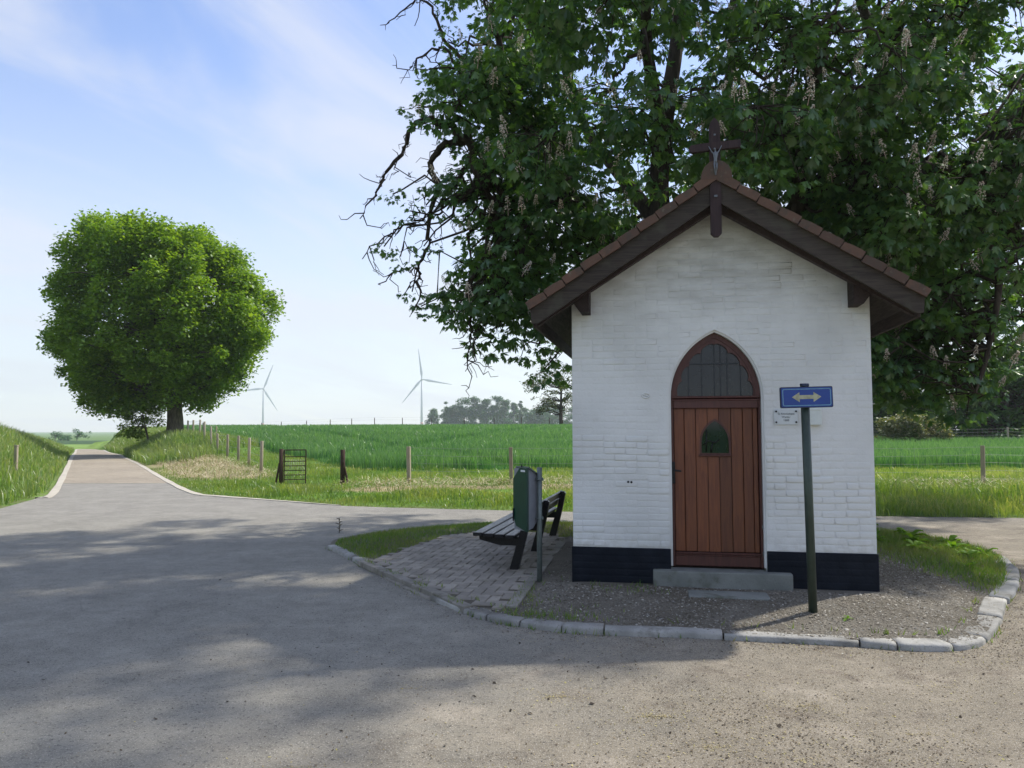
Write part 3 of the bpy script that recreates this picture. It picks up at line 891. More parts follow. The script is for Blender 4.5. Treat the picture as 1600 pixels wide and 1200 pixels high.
for uu in (-0.235, -0.115, 0.0, 0.055, 0.115, 0.235):
    zt_ = zs + math.sqrt(max(0.01, (RA - .06) ** 2 - (abs(uu) + RA - ha) ** 2))
    cb = MB(); cb.bar((dc + uu, 0.112, zs), (dc + uu, 0.112, zt_), 0.010, 0.010); cb.build('glazing_bar', M['lead'], tw)
cb = MB(); cb.bar((dc - 0.31, 0.110, 2.115), (dc + 0.31, 0.110, 2.115), 0.011, 0.011); cb.build('glazing_bar', M['lead'], tw)
# door leaf
door = link('door', None, chapel)
edges_ = [0.938, 1.032, 1.137, 1.242, 1.347, 1.452, 1.557, 1.645, 1.690]
wu0, wu1, wz0, wzs, wza = 1.172, 1.448, 1.270, 1.385, 1.60
def pane_arch(inset):
    c, h_ = (wu0 + wu1) / 2, (wu1 - wu0) / 2 - inset
    r0 = wza - wzs - inset * 1.1
    Rr = (h_ * h_ + r0 * r0) / (2 * h_)
    return [(c - h_, wz0 + inset)] + arch(0, 7, wzs, c, h_, Rr) + [(c + h_, wz0 + inset)]
def pane_top(u):
    c, h_ = (wu0 + wu1) / 2, (wu1 - wu0) / 2
    r0 = wza - wzs; Rr = (h_ * h_ + r0 * r0) / (2 * h_)
    return wzs + math.sqrt(max(0, Rr * Rr - (abs(u - c) + Rr - h_) ** 2))
for i in range(len(edges_) - 1):
    a, b = edges_[i] + 0.0025, edges_[i + 1] - 0.0025
    mb = MB()
    lo, hi = max(a, wu0), min(b, wu1)
    if hi - lo > 0.02:
        us = sorted({a, b, lo, hi, *np.linspace(lo, hi, 4)})
        mb.prism([(a, 0.10, 0.385), (b, 0.10, 0.385), (b, 0.10, wz0), (a, 0.10, wz0)], (0, 0.03, 0))
        if lo > a + .01: mb.prism([(a, 0.10, wz0), (lo, 0.10, wz0), (lo, 0.10, wzs), (a, 0.10, wzs)], (0, 0.03, 0))
        if hi < b - .01: mb.prism([(hi, 0.10, wz0), (b, 0.10, wz0), (b, 0.10, wzs), (hi, 0.10, wzs)], (0, 0.03, 0))
        bot = [(u_, 0.10, pane_top(u_) if lo <= u_ <= hi else wzs) for u_ in us]
        mb.prism(bot + [(b, 0.10, 1.70), (a, 0.10, 1.70)], (0, 0.03, 0))
    else:
        mb.box(((a + b) / 2, 0.115, 1.0425), (b - a, 0.03, 1.315), None, 0.003)
    mb.build('plank', M['door'], door)
mb = MB(); mb.box((dc, 0.128, 1.0), (0.76, 0.02, 1.4)); 
mb.bm.free()
mb = MB(); mb.box((dc, 0.112, 0.312), (0.755, 0.05, 0.115), None, 0.004); mb.box((dc, 0.082, 0.372), (0.755, 0.022, 0.016), None, 0.004); mb.box((dc, 0.085, 0.352), (0.755, 0.02, 0.014), None, 0.004)
mb.build('bottom_rail', M['frame'], door)
mb = MB(); mb.box((dl_ + .031, 0.11, 0.97), (0.020, 0.05, 1.43)); mb.build('stile', M['frame'], door)
mb = MB(); mb.box((dr_ - .031, 0.11, 0.97), (0.020, 0.05, 1.43)); mb.build('stile', M['frame'], door)
dw = MB(); Q0, Q1 = pane_arch(-0.002), pane_arch(0.016)
for i in range(len(Q0)):
    j = (i + 1) % len(Q0)
    dw.prism([(Q0[i][0], 0.094, Q0[i][1]), (Q0[j][0], 0.094, Q0[j][1]), (Q1[j][0], 0.094, Q1[j][1]), (Q1[i][0], 0.094, Q1[i][1])], (0, 0.03, 0))
dw.box(((wu0 + wu1) / 2, 0.085, wz0 - .006), (wu1 - wu0 + .02, 0.03, 0.018), None, 0.004)
win = dw.build('window_frame', M['frame'], door)
mb = MB(); mb.prism([(u, 0.112, z) for u, z in pane_arch(0.010)], (0, 0.005, 0)); mb.build('pane', M['glass'], door)
# wrought iron tracery seen in the door window
mb = MB(); mb.tube([(1.23, 0.105, 1.30), (1.235, 0.105, 1.5)], 0.006, 5); mb.tube([(1.20, .105, 1.36), (1.25, .105, 1.40), (1.31, .105, 1.38), (1.35, .105, 1.41)], .007, 5); mb.tube([(1.27, .105, 1.29), (1.29, .105, 1.38)], .008, 5)
mb.build('iron_grille', M['iron'], door)
mb = MB(); mb.box((0.925, 0.068, 1.105), (0.040, 0.012, 0.20), None, .004); mb.bar((0.925, 0.045, 1.13), (1.00, 0.045, 1.12), 0.014, 0.018, .003); mb.bar((0.925, 0.07, 1.13), (0.925, 0.04, 1.13), 0.014, 0.014); mb.box((0.925, 0.055, 1.06), (0.018, 0.012, 0.028), None, .003)
mb.build('handle', M['iron'], door)
for zz_ in (0.38, 0.62, 1.58):
    mb = MB(); mb.tube([(dr_ - .022, .062, zz_ - .018), (dr_ - .022, .062, zz_ + .018)], .006, 6); mb.build('hinge', M['galv'], door)
mb = MB(); mb.box((dc, 0.20, 1.25), (0.80, 0.01, 2.3)); mb.build('inner_lining', M['soffit'], chapel)
# little wall fittings
for u_, z_ in ((0.515, 1.02), (0.545, 1.018), (2.155, 1.052), (2.19, 1.05)):
    mb = MB(); mb.tube([(u_, -0.010, z_), (u_, 0.005, z_)], 0.0105, 8); mb.build('screw_hole', M['iron'], wall)
mb = MB(); mb.tube([(0.685 + .034 * math.cos(t), -0.006, 1.82 + .022 * math.sin(t)) for t in np.linspace(0.3, 6.0, 16)], 0.007, 6); mb.tube([(0.66, -.006, 1.83), (0.70, -.006, 1.812)], .006, 5); mb.build('wall_anchor', M['wall'], wall)
# roof: sheathing, barge boards, brackets, tiles
roof = link('roof', None, chapel)
OF, OB = -0.345, DEP + 0.30
HALF = 1.665
for s in (-1, 1):
    mb = MB()
    def rp_(d_, z0): return (UC + s * d_, z0 - TAN * d_)
    a, b = rp_(0, 3.675), rp_(HALF - .02, 3.675)
    mb.prism([(a[0], OF + .03, a[1]), (b[0], OF + .03, b[1]), (b[0], OF + .03, b[1] - .045), (a[0], OF + .03, a[1] - .045)], (0, OB - OF - .06, 0))
    mb.build('soffit_boarding', M['soffit'], roof)
    mb = MB()
    p = [rp_(0.0, 3.70), rp_(HALF, 3.70), (UC + s * (HALF - .01), 3.70 - TAN * HALF - .13), (UC + s * (HALF - .07), 3.70 - TAN * (HALF - .07) - .175), rp_(0.0, 3.512)]
    mb.prism([(u, OF - .03, z) for u, z in p], (0, 0.035, 0))
    mb.build('barge_board', M['barge'], roof)
    mb = MB()
    p = [rp_(0.0, 3.735), rp_(HALF + .01, 3.735), rp_(HALF + .01, 3.702), rp_(0, 3.702)]
    mb.prism([(u, OF - .045, z) for u, z in p], (0, 0.05, 0))
    mb.build('verge_batten', M['soffit'], roof)
    # rafter behind the barge board
    mb = MB()
    p = [rp_(0.0, 3.625), rp_(HALF - .05, 3.625), rp_(HALF - .05, 3.53), rp_(0, 3.47)]
    mb.prism([(u, OF + .09, z) for u, z in p], (0, 0.07, 0))
    mb.build('rafter', M['soffit'], roof)
    # fascia along the eaves
    mb = MB()
    e = rp_(HALF - .03, 3.66)
    mb.box((e[0], (OF + OB) / 2, e[1] - .07), (0.03, OB - OF - .08, 0.14), None, .004)
    mb.build('fascia', M['soffit'], roof)
    mb = MB()
    u0 = UC + s * 1.195
    mb.prism([(u0 - s * .05, OF + .12, 2.585), (u0 + s * .03, OF + .12, 2.585), (u0 + s * .085, OF + .12, 2.66), (u0 + s * .085, OF + .12, 2.79), (u0 - s * .05, OF + .12, 2.87)], (0, 0.36, 0))
    mb.build('bracket', M['soffit'], roof)
# tiles
def tile_mesh(verge):
    mb = MB()
    L_, W_ = 0.235, 0.225
    n = 7
    rows = []
    for iy, (xx, lift) in enumerate(((0.0, 0.020), (0.5 * L_, 0.011), (L_, 0.002))):
        row = []
        for k in range(n):
            t = k / (n - 1)
            row.append((xx, t * W_, lift + 0.022 * math.sin(t * 2 * math.pi) * 0.6 + 0.010))
        rows.append(row)
    top = [[mb.bm.verts.new(p) for p in r] for r in rows]
    bot = [[mb.bm.verts.new((p[0], p[1], p[2] - 0.018)) for p in r] for r in rows]
    for g, flip in ((top, False), (bot, True)):
        for i in range(2):
            for k in range(n - 1):
                f = mb.bm.faces.new((g[i][k], g[i + 1][k], g[i + 1][k + 1], g[i][k + 1])); f.smooth = True
    for k in range(n - 1):
        mb.bm.faces.new((top[0][k], top[0][k + 1], bot[0][k + 1], bot[0][k])); mb.bm.faces.new((top[2][k], top[2][k + 1], bot[2][k + 1], bot[2][k]))
    for i in range(2):
        mb.bm.faces.new((top[i][0], top[i + 1][0], bot[i + 1][0], bot[i][0])); mb.bm.faces.new((top[i][-1], top[i + 1][-1], bot[i + 1][-1], bot[i][-1]))
    if verge:
        # down-turned flange of a verge tile, slightly crowned along its length
        pts = []
        for k in range(5):
            t = k / 4
            pts.append((t * .192, 0.020 - 0.013 * t + 0.012 + 0.006 * math.sin(t * math.pi) ** .6))
        poly = [(x_, -0.022, z_) for x_, z_ in pts] + [(.190, -0.022, -0.048), (0.002, -0.022, -0.040)]
        mb.prism(poly, (0, 0.028, 0))
    t_ = mb.build('roof_tile', M['tile']); me = t_.data; bpy.data.objects.remove(t_)
    return me
TV, TN = tile_mesh(True), tile_mesh(False)
slope = math.atan(TAN)
STEP = 0.2005
for s in (-1, 1):
    for r_i in range(10):
        dd = HALF + 0.025 - r_i * STEP * math.cos(slope)
        if dd < 0.12: continue
        for c_i in range(15):
            yy = OF - .05 + c_i * 0.222
            o = link('roof_tile', TV if c_i == 0 else TN, roof)
            base = Vector((UC + s * dd, yy, 3.745 - TAN * dd + random.uniform(-.004, .005)))
            # local x runs up the slope, y along depth
            xdir = Vector((-s * math.cos(slope), 0, math.sin(slope)))
            ydir = Vector((0, 1, 0)); zdir = Vector((s * math.sin(slope), 0, math.cos(slope)))
            Mx = Matrix((xdir, ydir, zdir)).transposed().to_4x4()
            if s > 0:
                Mx = Mx @ Matrix.Identity(4)
            Mx = Mx @ Euler((random.gauss(0, .006), random.gauss(0, .006), random.gauss(0, .006))).to_matrix().to_4x4()
            o.matrix_local = Matrix.Translation(base) @ Mx
for c_i in range(9):
    mb = MB()
    y0, y1 = OF - .075 + c_i * 0.385, OF - .075 + c_i * 0.385 + 0.40
    prof = [(UC + 0.130 * math.cos(t) * 1.02, 3.705 + 0.150 * math.sin(t)) for t in np.linspace(R(-8), R(188), 9)]
    prof_in = [(UC + 0.112 * math.cos(t), 3.70 + 0.130 * math.sin(t)) for t in np.linspace(R(188), R(-8), 9)]
    a = [mb.bm.verts.new((u, y0, z + .008)) for u, z in prof]; b = [mb.bm.verts.new((u, y1, z)) for u, z in prof]
    for k in range(8): mb.bm.faces.new((a[k], a[k + 1], b[k + 1], b[k])).smooth = True
    if c_i == 0: mb.bm.faces.new(a)
    mb.build('ridge_tile', M['tile'], roof)

# crucifix on the gable (hangs in front of it: a thing of its own)
def cp(u, d, z): return CO + CU * u - CN * d + Vector((0, 0, z))
crucifix = thing('crucifix', 'dark maroon wooden crucifix with silver figure fixed to the gable peak', 'crucifix', cp(1.318, -0.40, 3.19), -TH)
mb = MB()
W2 = 0.047
poly = [(-W2, 0.03), (-W2 * .4, 0.0), (W2 * .4, 0.0), (W2, 0.03), (W2, .98), (W2 * .75, 1.02), (0, 1.065), (-W2 * .75, 1.02), (-W2, .98)]
mb.prism([(u, 0, z) for u, z in poly], (0, 0.055, 0))
mb.build('upright', M['cross'], crucifix)
mb = MB()
poly = [(-.215, .765), (-.20, .757), (.215, .78), (.222, .80), (.215, .845), (.02, .838), (-.13, .83), (-.205, .82), (-.222, .80)]
mb.prism([(u, -0.012, z) for u, z in poly], (0, 0.045, 0))
mb.build('crossbeam', M['cross'], crucifix)
for s_ in (0.92, 0.78):
    pass
def skin_figure(name, joints, bones, mat, parent):
    me = bpy.data.meshes.new(name)
    me.from_pydata([j[:3] for j in joints], bones, [])
    o = link(name, me, parent)
    sk = o.modifiers.new('skin', 'SKIN'); sk.use_smooth_shade = True
    for i, j in enumerate(joints):
        me.skin_vertices[0].data[i].radius = (j[3], j[3])
    me.skin_vertices[0].data[0].use_root = True
    ss = o.modifiers.new('sub', 'SUBSURF'); ss.levels = 2; ss.render_levels = 2
    dg = bpy.context.evaluated_depsgraph_get()
    me2 = bpy.data.meshes.new_from_object(o.evaluated_get(dg))
    o.modifiers.clear(); o.data = me2
    me2.materials.clear(); me2.materials.append(mat)
    return o
yf = -0.034
js = [(0, yf, .60, .017), (0.003, yf - .004, .645, .020), (0, yf - .002, .685, .022), (0.002, yf - .008, .722, .008), (-.008, yf - .016, .742, .0145), (-.009, yf - .018, .757, .011),
      (.024, yf, .695, .010), (.050, yf + .004, .735, .0062), (.078, yf + .012, .792, .0052), (-.024, yf, .695, .010), (-.050, yf + .004, .737, .0062), (-.075, yf + .012, .792, .0052),
      (.013, yf - .004, .57, .0125), (.016, yf - .022, .515, .0092), (.004, yf + .004, .452, .0065), (.004, yf - .008, .432, .006),
      (-.013, yf - .004, .57, .0125), (-.010, yf - .022, .512, .0092), (-.004, yf + .004, .452, .0065), (-.004, yf - .010, .434, .006)]
bn = [(0, 1), (1, 2), (2, 3), (3, 4), (4, 5), (2, 6), (6, 7), (7, 8), (2, 9), (9, 10), (10, 11), (0, 12), (12, 13), (13, 14), (14, 15), (0, 16), (16, 17), (17, 18), (18, 19)]
js = [(x_ * .74, (y_ - yf) * .74 + yf + .004, .80 + (z_ - .792) * .74, r_ * .74) for x_, y_, z_, r_ in js]
skin_figure('figure', js, bn, M['silver'], crucifix)
mb = MB(); mb.box((0, -.008, .355), (.030, .012, .020), None, .003); mb.build('foot_plate', M['silver'], crucifix)
mb = MB(); mb.box((0, -.004, .905), (.018, .008, .016), None, .002); mb.build('title_plate', M['silver'], crucifix)

# plaque, small cabinet
pq = thing('memorial_plaque', 'small pale plaque with three lines of lettering, screwed to the wall right of the door', 'plaque', cp(1.923, -0.012, 1.612), -TH)
mb = MB(); mb.box((0, 0, 0), (0.205, 0.008, 0.135), None, .002); mb.build('plate', M['plaque'], pq)
for x_ in (-.085, .085):
    for z_ in (-.045, .052):
        mb = MB(); mb.tube([(x_, -.012, z_), (x_, .002, z_)], .0085, 8); mb.build('screw', M['iron'], pq)
for txt, z_, s_ in (('St. Antoniuskapel', .022, .027), ('Walder', -.007, .025), ('1888', -.036, .026)):
    cu = bpy.data.curves.new('lettering', 'FONT'); cu.body = txt; cu.size = s_; cu.align_x = 'CENTER'; cu.extrude = .0004
    cu.materials.append(M['text'])
    tmp_ = link('lettering', cu); me_ = bpy.data.meshes.new_from_object(tmp_.evaluated_get(bpy.context.evaluated_depsgraph_get()))
    bpy.data.objects.remove(tmp_)
    o = link('lettering', me_, pq); o.rotation_euler = (R(90), 0, 0); o.location = (0, -.0052, z_)
    if txt.startswith('St'): o.scale = (0.75, 1, 1)
bx = thing('meter_cabinet', 'flat white wall cabinet half hidden behind the green sign pole', 'cabinet', cp(2.155, -0.03, 1.618), -TH)
mb = MB(); mb.box((0, 0, 0), (0.125, 0.05, 0.155), None, .004); mb.build('body', M['box_white'], bx)
mb = MB(); mb.box((0, -.0265, .062), (0.118, 0.006, 0.018), None, .002); mb.build('lid', M['box_white'], bx)
mb = MB(); mb.box((-.052, -.029, .002), (0.009, 0.008, 0.026), None, .002); mb.build('latch', M['iron'], bx)

slab = thing('stone_slab', 'flat worn stone slab sunk in the gravel before the door step', 'stone slab', cp(1.36, -0.40, .088), -TH)
mb = MB(); mb.box((0, 0, 0), (.66, .26, .04), None, .01, 2); mb.build('slab', M['step'], slab)
# ------------------------------------------------------------------ direction sign
sg = thing('direction_sign', 'small blue sign with a double headed arrow on a dark green pole', 'road sign', (2.335, 6.13, 0.05), R(-3))
mb = MB(); mb.tube([(0.012, 0, -.02), (0.0, 0, 0.9), (-.012, 0, 1.80)], .0335, 16); mb.build('pole', M['post_green'], sg)
mb = MB(); mb.tube([(-.012, 0, 1.80), (-.012, 0, 1.815)], .034, 16); mb.box((-.012, -.01, 1.80), (.055, .05, .02), None, .004); mb.build('pole_cap', M['sign_dark'], sg)
def rrect(w, h, r_, n=5):
    out = []
    for cx_, cz_, a0 in ((w - r_, h - r_, 0), (-w + r_, h - r_, 90), (-w + r_, -h + r_, 180), (w - r_, -h + r_, 270)):
        for k in range(n):
            t = R(a0 + 90 * k / (n - 1)); out.append((cx_ + r_ * math.cos(t), cz_ + r_ * math.sin(t)))
    return out
panel = link('panel', None, sg)
panel.location = (-.012, -.048, 1.705); panel.rotation_euler = (0, R(-1.2), 0)
mb = MB(); mb.prism([(u, 0, z) for u, z in rrect(.203, .083, .012)], (0, .022, 0)); mb.build('backing', M['sign_dark'], panel)
mb = MB(); mb.prism([(u, -.003, z) for u, z in rrect(.196, .076, .012)], (0, .004, 0)); mb.build('face', M['sign_blue'], panel)
mb = MB(); O0, O1 = rrect(.188, .068, .014), rrect(.181, .061, .010)
for i in range(len(O0)):
    j = (i + 1) % len(O0)
    mb.prism([(O0[i][0], -.0045, O0[i][1]), (O0[j][0], -.0045, O0[j][1]), (O1[j][0], -.0045, O1[j][1]), (O1[i][0], -.0045, O1[i][1])], (0, .003, 0))
mb.build('border', M['sign_line'], panel)
mb = MB(); ar = [(-.115, 0), (-.056, .038), (-.056, .015), (.052, .015), (.052, .038), (.112, 0), (.052, -.040), (.052, -.016), (-.056, -.016), (-.056, -.040)]
mb.prism([(u, -.005, z + .002) for u, z in ar], (0, .003, 0)); mb.build('arrow', M['arrow'], panel)
for z_ in (1.66, 1.75):
    mb = MB(); mb.tube([(-.012 + .037 * math.cos(t), .037 * math.sin(t), z_) for t in np.linspace(0, 6.28, 14)], .004, 5); mb.build('clamp', M['sign_dark'], sg)

# ------------------------------------------------------------------ litter bin on its post
lb = thing('litter_bin', 'green and grey gabled litter bin strapped to a galvanised post beside the bench', 'litter bin', (0.262, 7.545, 0.05), 0)
mb = MB(); mb.tube([(0, 0, -.03), (0.004, 0, 1.09)], .0255, 12); mb.build('post', M['galv'], lb)
P0 = Vector((0.140, 7.335, 0)) - lb.location; P0.z = 0            # near vertical edge
e1 = Vector((0.135, 0.29, 0)); e2 = Vector((-0.125, 0.20, 0))
zb_, zt__ = 0.50, 1.085
def bp(a, b, z): return P0 + e1 * a + e2 * b + Vector((0, 0, z))
mb = MB()
sec = [(0.0, zb_), (0.0, zt__ - .002), (0.18, zt__), (0.98, zt__ - .085), (1.0, zb_ + .10), (0.5, zb_ + .01)]
mb.prism([bp(a, 0.06, z) for a, z in sec], e2 * 0.9)
mb.build('body', M['bin_grey'], lb)
mb = MB()
mb.prism([bp(-.035, 0.0, zb_ - .005), bp(-.035, .78, zb_ + .035), bp(-.035, 1.0, zb_ + .12), bp(-.035, 1.0, zt__ - .10), bp(-.035, .52, zt__ + .004), bp(-.035, 0.0, zt__ + .004)], e1 * 0.16)
mb.build('door', M['bin_green'], lb)
mb = MB()
mb.prism([bp(0.13, -.02, zt__ + .006), bp(1.02, -.02, zt__ - .088), bp(1.02, -.02, zt__ - .076), bp(0.13, -.02, zt__ + .020)], e2 * 1.0)
mb.build('lid', M['galv'], lb)
mb = MB(); mb.prism([bp(-.045, .10, zt__ - .030), bp(-.045, .42, zt__ - .030), bp(-.045, .42, zt__ - .012), bp(-.045, .10, zt__ - .012)], e1 * .012); mb.build('maker_label', M['white_label'], lb)
for z_ in (zt__ - .11, zb_ + .10):
    mb = MB(); mb.bar(bp(1.0, .3, z_), Vector((0.03, 0.0, z_)), .03, .03, .003); mb.tube([(.032 * math.cos(t), .032 * math.sin(t), z_) for t in np.linspace(0, 6.28, 12)], .007, 5); mb.build('strap', M['galv'], lb)
mb = MB(); mb.tube([bp(-.06, .97, zb_ + .08), bp(-.06, .97, zb_ + .20)], .008, 6); mb.tube([bp(0.1, .5, zt__ + .01), bp(0.1, .5, zt__ + .035)], .006, 6); mb.build('hinge_rod', M['iron'], lb)

# ------------------------------------------------------------------ bench
bench = thing('bench', 'low dark wooden bench with slatted seat on three slanted supports, beside the chapel', 'bench', (0.02, 8.18, 0.062), -R(11.8))
# local: y runs along the bench away from viewer, x to the right (towards chapel); the sitter faces -x
BL = 2.72
for yy in (0.0, 1.22, 2.62):
    mb = MB()
    mb.prism([(-.045, yy - .035, -.01), (.048, yy - .035, -.01), (.150, yy - .035, .40), (.185, yy - .035, .575), (.165, yy - .035, .60), (.115, yy - .035, .60), (.075, yy - .035, .40)], (0, .07, 0))
    mb.build('support', M['dark_bench'], bench)
    mb = MB()
    mb.prism([(-.375, yy - .030, .345), (.11, yy - .030, .315), (.10, yy - .030, .235), (-.16, yy - .030, .240), (-.365, yy - .030, .29)], (0, .06, 0))
    mb.build('seat_bracket', M['dark_bench'], bench)
for k in range(4):
    x_ = -.365 + k * .112
    mb = MB(); mb.box((x_ + .02, BL / 2 - .06, .368 - k * .007), (.100, BL + .28, .036), None, .006)
    mb.build('seat_slat', M['dark_bench'], bench)
for k, (x_, z_) in enumerate(((.082, .455), (.118, .555))):
    mb = MB(); mb.box((x_ - .022, BL / 2 + .0, z_), (.032, BL + .16, .085), Matrix.Rotation(R(14), 3, 'Y'), .006)
    mb.build('back_slat', M['dark_bench'], bench)

# ------------------------------------------------------------------ vegetation generators
def tubes_np(paths, n=6):
    """paths: list of (pts (k,3), radii (k,)) -> V,F"""
    Vs, Fs, base = [], [], 0
    for pts, rad in paths:
        pts = np.asarray(pts, float); k = len(pts)
        t = np.gradient(pts, axis=0); t /= np.linalg.norm(t, axis=1)[:, None] + 1e-9
        u = np.cross(t, np.array([0.31, 0.17, 0.93])); bad = np.linalg.norm(u, axis=1) < .05
        u[bad] = np.cross(t[bad], [1, 0, 0]); u /= np.linalg.norm(u, axis=1)[:, None]
        w = np.cross(t, u)
        a = np.arange(n) * 2 * np.pi / n
        ring = pts[:, None] + np.asarray(rad)[:, None, None] * (u[:, None] * np.cos(a)[None, :, None] + w[:, None] * np.sin(a)[None, :, None])
        Vs.append(ring.reshape(-1, 3))
        i = np.arange(k - 1)[:, None] * n; j = np.arange(n)[None]
        f = np.stack([i + j, i + (j + 1) % n, i + n + (j + 1) % n, i + n + j], -1).reshape(-1, 4) + base
        Fs.append(f); base += k * n
    return np.vstack(Vs), np.vstack(Fs)
def curve_between(a, b, sag=0.0, jit=0.08, n=6):
    a, b = np.asarray(a, float), np.asarray(b, float)
    t = np.linspace(0, 1, n)[:, None]
    p = a + (b - a) * t
    L_ = np.linalg.norm(b - a)
    p[1:-1] += rng.normal(0, jit * L_ / n, (n - 2, 3))
    p[:, 2] += sag * L_ * np.sin(np.pi * t[:, 0])
    return p
def rot_basis(n):
    """random orthonormal bases (n,3,3)"""
    q = rng.normal(size=(n, 4)); q /= np.linalg.norm(q, axis=1)[:, None]
    w, x, y, z = q.T
    return np.stack([np.stack([1 - 2 * (y * y + z * z), 2 * (x * y - z * w), 2 * (x * z + y * w)], -1),
                     np.stack([2 * (x * y + z * w), 1 - 2 * (x * x + z * z), 2 * (y * z - x * w)], -1),
                     np.stack([2 * (x * z - y * w), 2 * (y * z + x * w), 1 - 2 * (x * x + y * y)], -1)], 1)
def leaf_cards(P, size, up=0.5, asp=0.7):
    """small folded leaves: 2 triangles each, facing mostly up/outwards"""
    n = len(P)
    az = rng.uniform(0, 2 * np.pi, n)
    pit = rng.normal(-0.25, 0.45, n)
    d = np.stack([np.cos(az) * np.cos(pit), np.sin(az) * np.cos(pit), np.sin(pit)], -1)
    s = np.stack([-np.sin(az), np.cos(az), rng.normal(0, 0.45, n)], -1)
    s /= np.linalg.norm(s, axis=1)[:, None]
    sz = np.broadcast_to(size, n) * rng.uniform(0.65, 1.3, n)
    a = P; c = P + d * sz[:, None]
    m = P + d * sz[:, None] * 0.55
    upv = np.cross(d, s); lift = upv * (sz * 0.12)[:, None]
    l = m + s * (sz * asp * 0.5)[:, None] + lift; r_ = m - s * (sz * asp * 0.5)[:, None] + lift
    V_ = np.stack([a, l, c, r_], 1).reshape(-1, 3)
    b = np.arange(n)[:, None] * 4
    F_ = np.stack([np.stack([b[:, 0], b[:, 0] + 2, b[:, 0] + 1], -1), np.stack([b[:, 0], b[:, 0] + 3, b[:, 0] + 2], -1)], 1).reshape(-1, 3)
    return V_, F_
def blades(P, h, w, lean=0.35, seg=1):
    n = len(P)
    az = rng.uniform(0, 2 * np.pi, n); la = rng.uniform(0, 2 * np.pi, n)
    hh = np.broadcast_to(h, n) * rng.uniform(0.6, 1.25, n); ww = np.broadcast_to(w, n) * rng.uniform(.7, 1.3, n)
    s = np.stack([np.cos(az), np.sin(az), 0 * az], -1) * ww[:, None] * 0.5
    ln = np.abs(rng.normal(0, lean, n)) * hh
    off = np.stack([np.cos(la) * ln, np.sin(la) * ln, hh], -1)
    if seg == 1:
        V_ = np.stack([P - s, P + s, P + off], 1).reshape(-1, 3)
        F_ = np.arange(3 * n).reshape(-1, 3)
        return V_, F_, 1
    mid = P + off * np.array([0.32, 0.32, 0.62])
    tip = P + off * np.array([1.0, 1.0, 0.95])
    V_ = np.stack([P - s, P + s, mid - s * .8, mid + s * .8, tip], 1).reshape(-1, 3)
    b = (np.arange(n) * 5)[:, None]
    F_ = np.concatenate([b + np.array([[0, 1, 3]]), b + np.array([[0, 3, 2]]), b + np.array([[2, 3, 4]])], 1).reshape(-1, 3)
    return V_, F_, 3
def scatter(n, x0, x1, y0, y1, keep):
    x = rng.uniform(x0, x1, n); y = rng.uniform(y0, y1, n)
    P_ = np.stack([x, y], 1)
    k = keep(P_)
    P_ = P_[k]
    return np.column_stack([P_, H(P_[:, 0], P_[:, 1])])
def add_blades(name, label, P_, h, w, mat, lean=0.35, seg=1, rnd=None, z=None):
    if z is not None: P_ = np.column_stack([P_[:, :2], np.full(len(P_), z)])
    V_, F_, k = blades(P_, h, w, lean, seg)
    r_ = rng.uniform(0, 1, len(P_)) if rnd is None else rnd
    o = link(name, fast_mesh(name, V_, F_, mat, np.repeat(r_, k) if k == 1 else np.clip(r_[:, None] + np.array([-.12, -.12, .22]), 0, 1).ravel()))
    return tag(o, label, name.replace('_', ' '), kind='stuff')

# ------------------------------------------------------------------ grasses
def ok_ground(P_, marg=0.05):
    d1, _ = seg_dist(P_, RE); d2, _ = seg_dist(P_, LE)
    return (~inside(P_, ASPH)) & (np.minimum(d1, d2) > marg), d1, d2
def keep_verge(P_):
    ok, d1, d2 = ok_ground(P_)
    fld = inside(P_, FB)
    k = ok & (~fld) & (d1 < d2)
    dens = np.clip((17 / np.maximum(P_[:, 1], 1)) ** 1.4, 0, 1) * (1 - 0.8 * sst(.35, .75, hay_mask(P_[:, 0], P_[:, 1])))
    return k & (rng.uniform(0, 1, len(P_)) < dens)
Pv = scatter(330000, -14, 17, 12.5, 44, keep_verge)
dv, _ = seg_dist(Pv[:, :2], RE)
tall = 0.10 + 0.10 * sst(-0.3, 0.8, lump(Pv[:, 0], Pv[:, 1], 1.3)) + 0.13 * sst(0.0, 3.0, Pv[:, 0]) * (1 - sst(3.0, 5.0, dv)) + 0.10 * sst(7, 9, Pv[:, 0]) * (1 - sst(3.5, 5, dv)) 
tall *= np.clip(0.45 + dv * 0.7, 0.4, 1.0) * (1 + .30 * lump(Pv[:, 0], Pv[:, 1], 3.1, 2) + .35 * lump(Pv[:, 0], Pv[:, 1], 1.4, 5)) * (1 - .45 * sst(.2, .7, hay_mask(Pv[:, 0], Pv[:, 1] + 1.2)) * (Pv[:, 0] > -5.5)) * np.where(rng.uniform(0, 1, len(Pv)) < .03, 1.8, 1)
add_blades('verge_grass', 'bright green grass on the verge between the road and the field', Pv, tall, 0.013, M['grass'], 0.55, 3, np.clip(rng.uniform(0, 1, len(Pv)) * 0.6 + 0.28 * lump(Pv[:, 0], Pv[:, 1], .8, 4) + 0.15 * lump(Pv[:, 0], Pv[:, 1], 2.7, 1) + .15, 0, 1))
def keep_bank(P_):
    ok, d1, d2 = ok_ground(P_, 0.18)
    k = ok & (d2 < d1) & (d2 < 7)
    return k & (rng.uniform(0, 1, len(P_)) < np.clip((18 / np.maximum(P_[:, 1], 1)) ** 1.2, 0, 1))
Pb = scatter(300000, -46, -8.5, 8, 75, keep_bank)
db, _ = seg_dist(Pb[:, :2], LE)
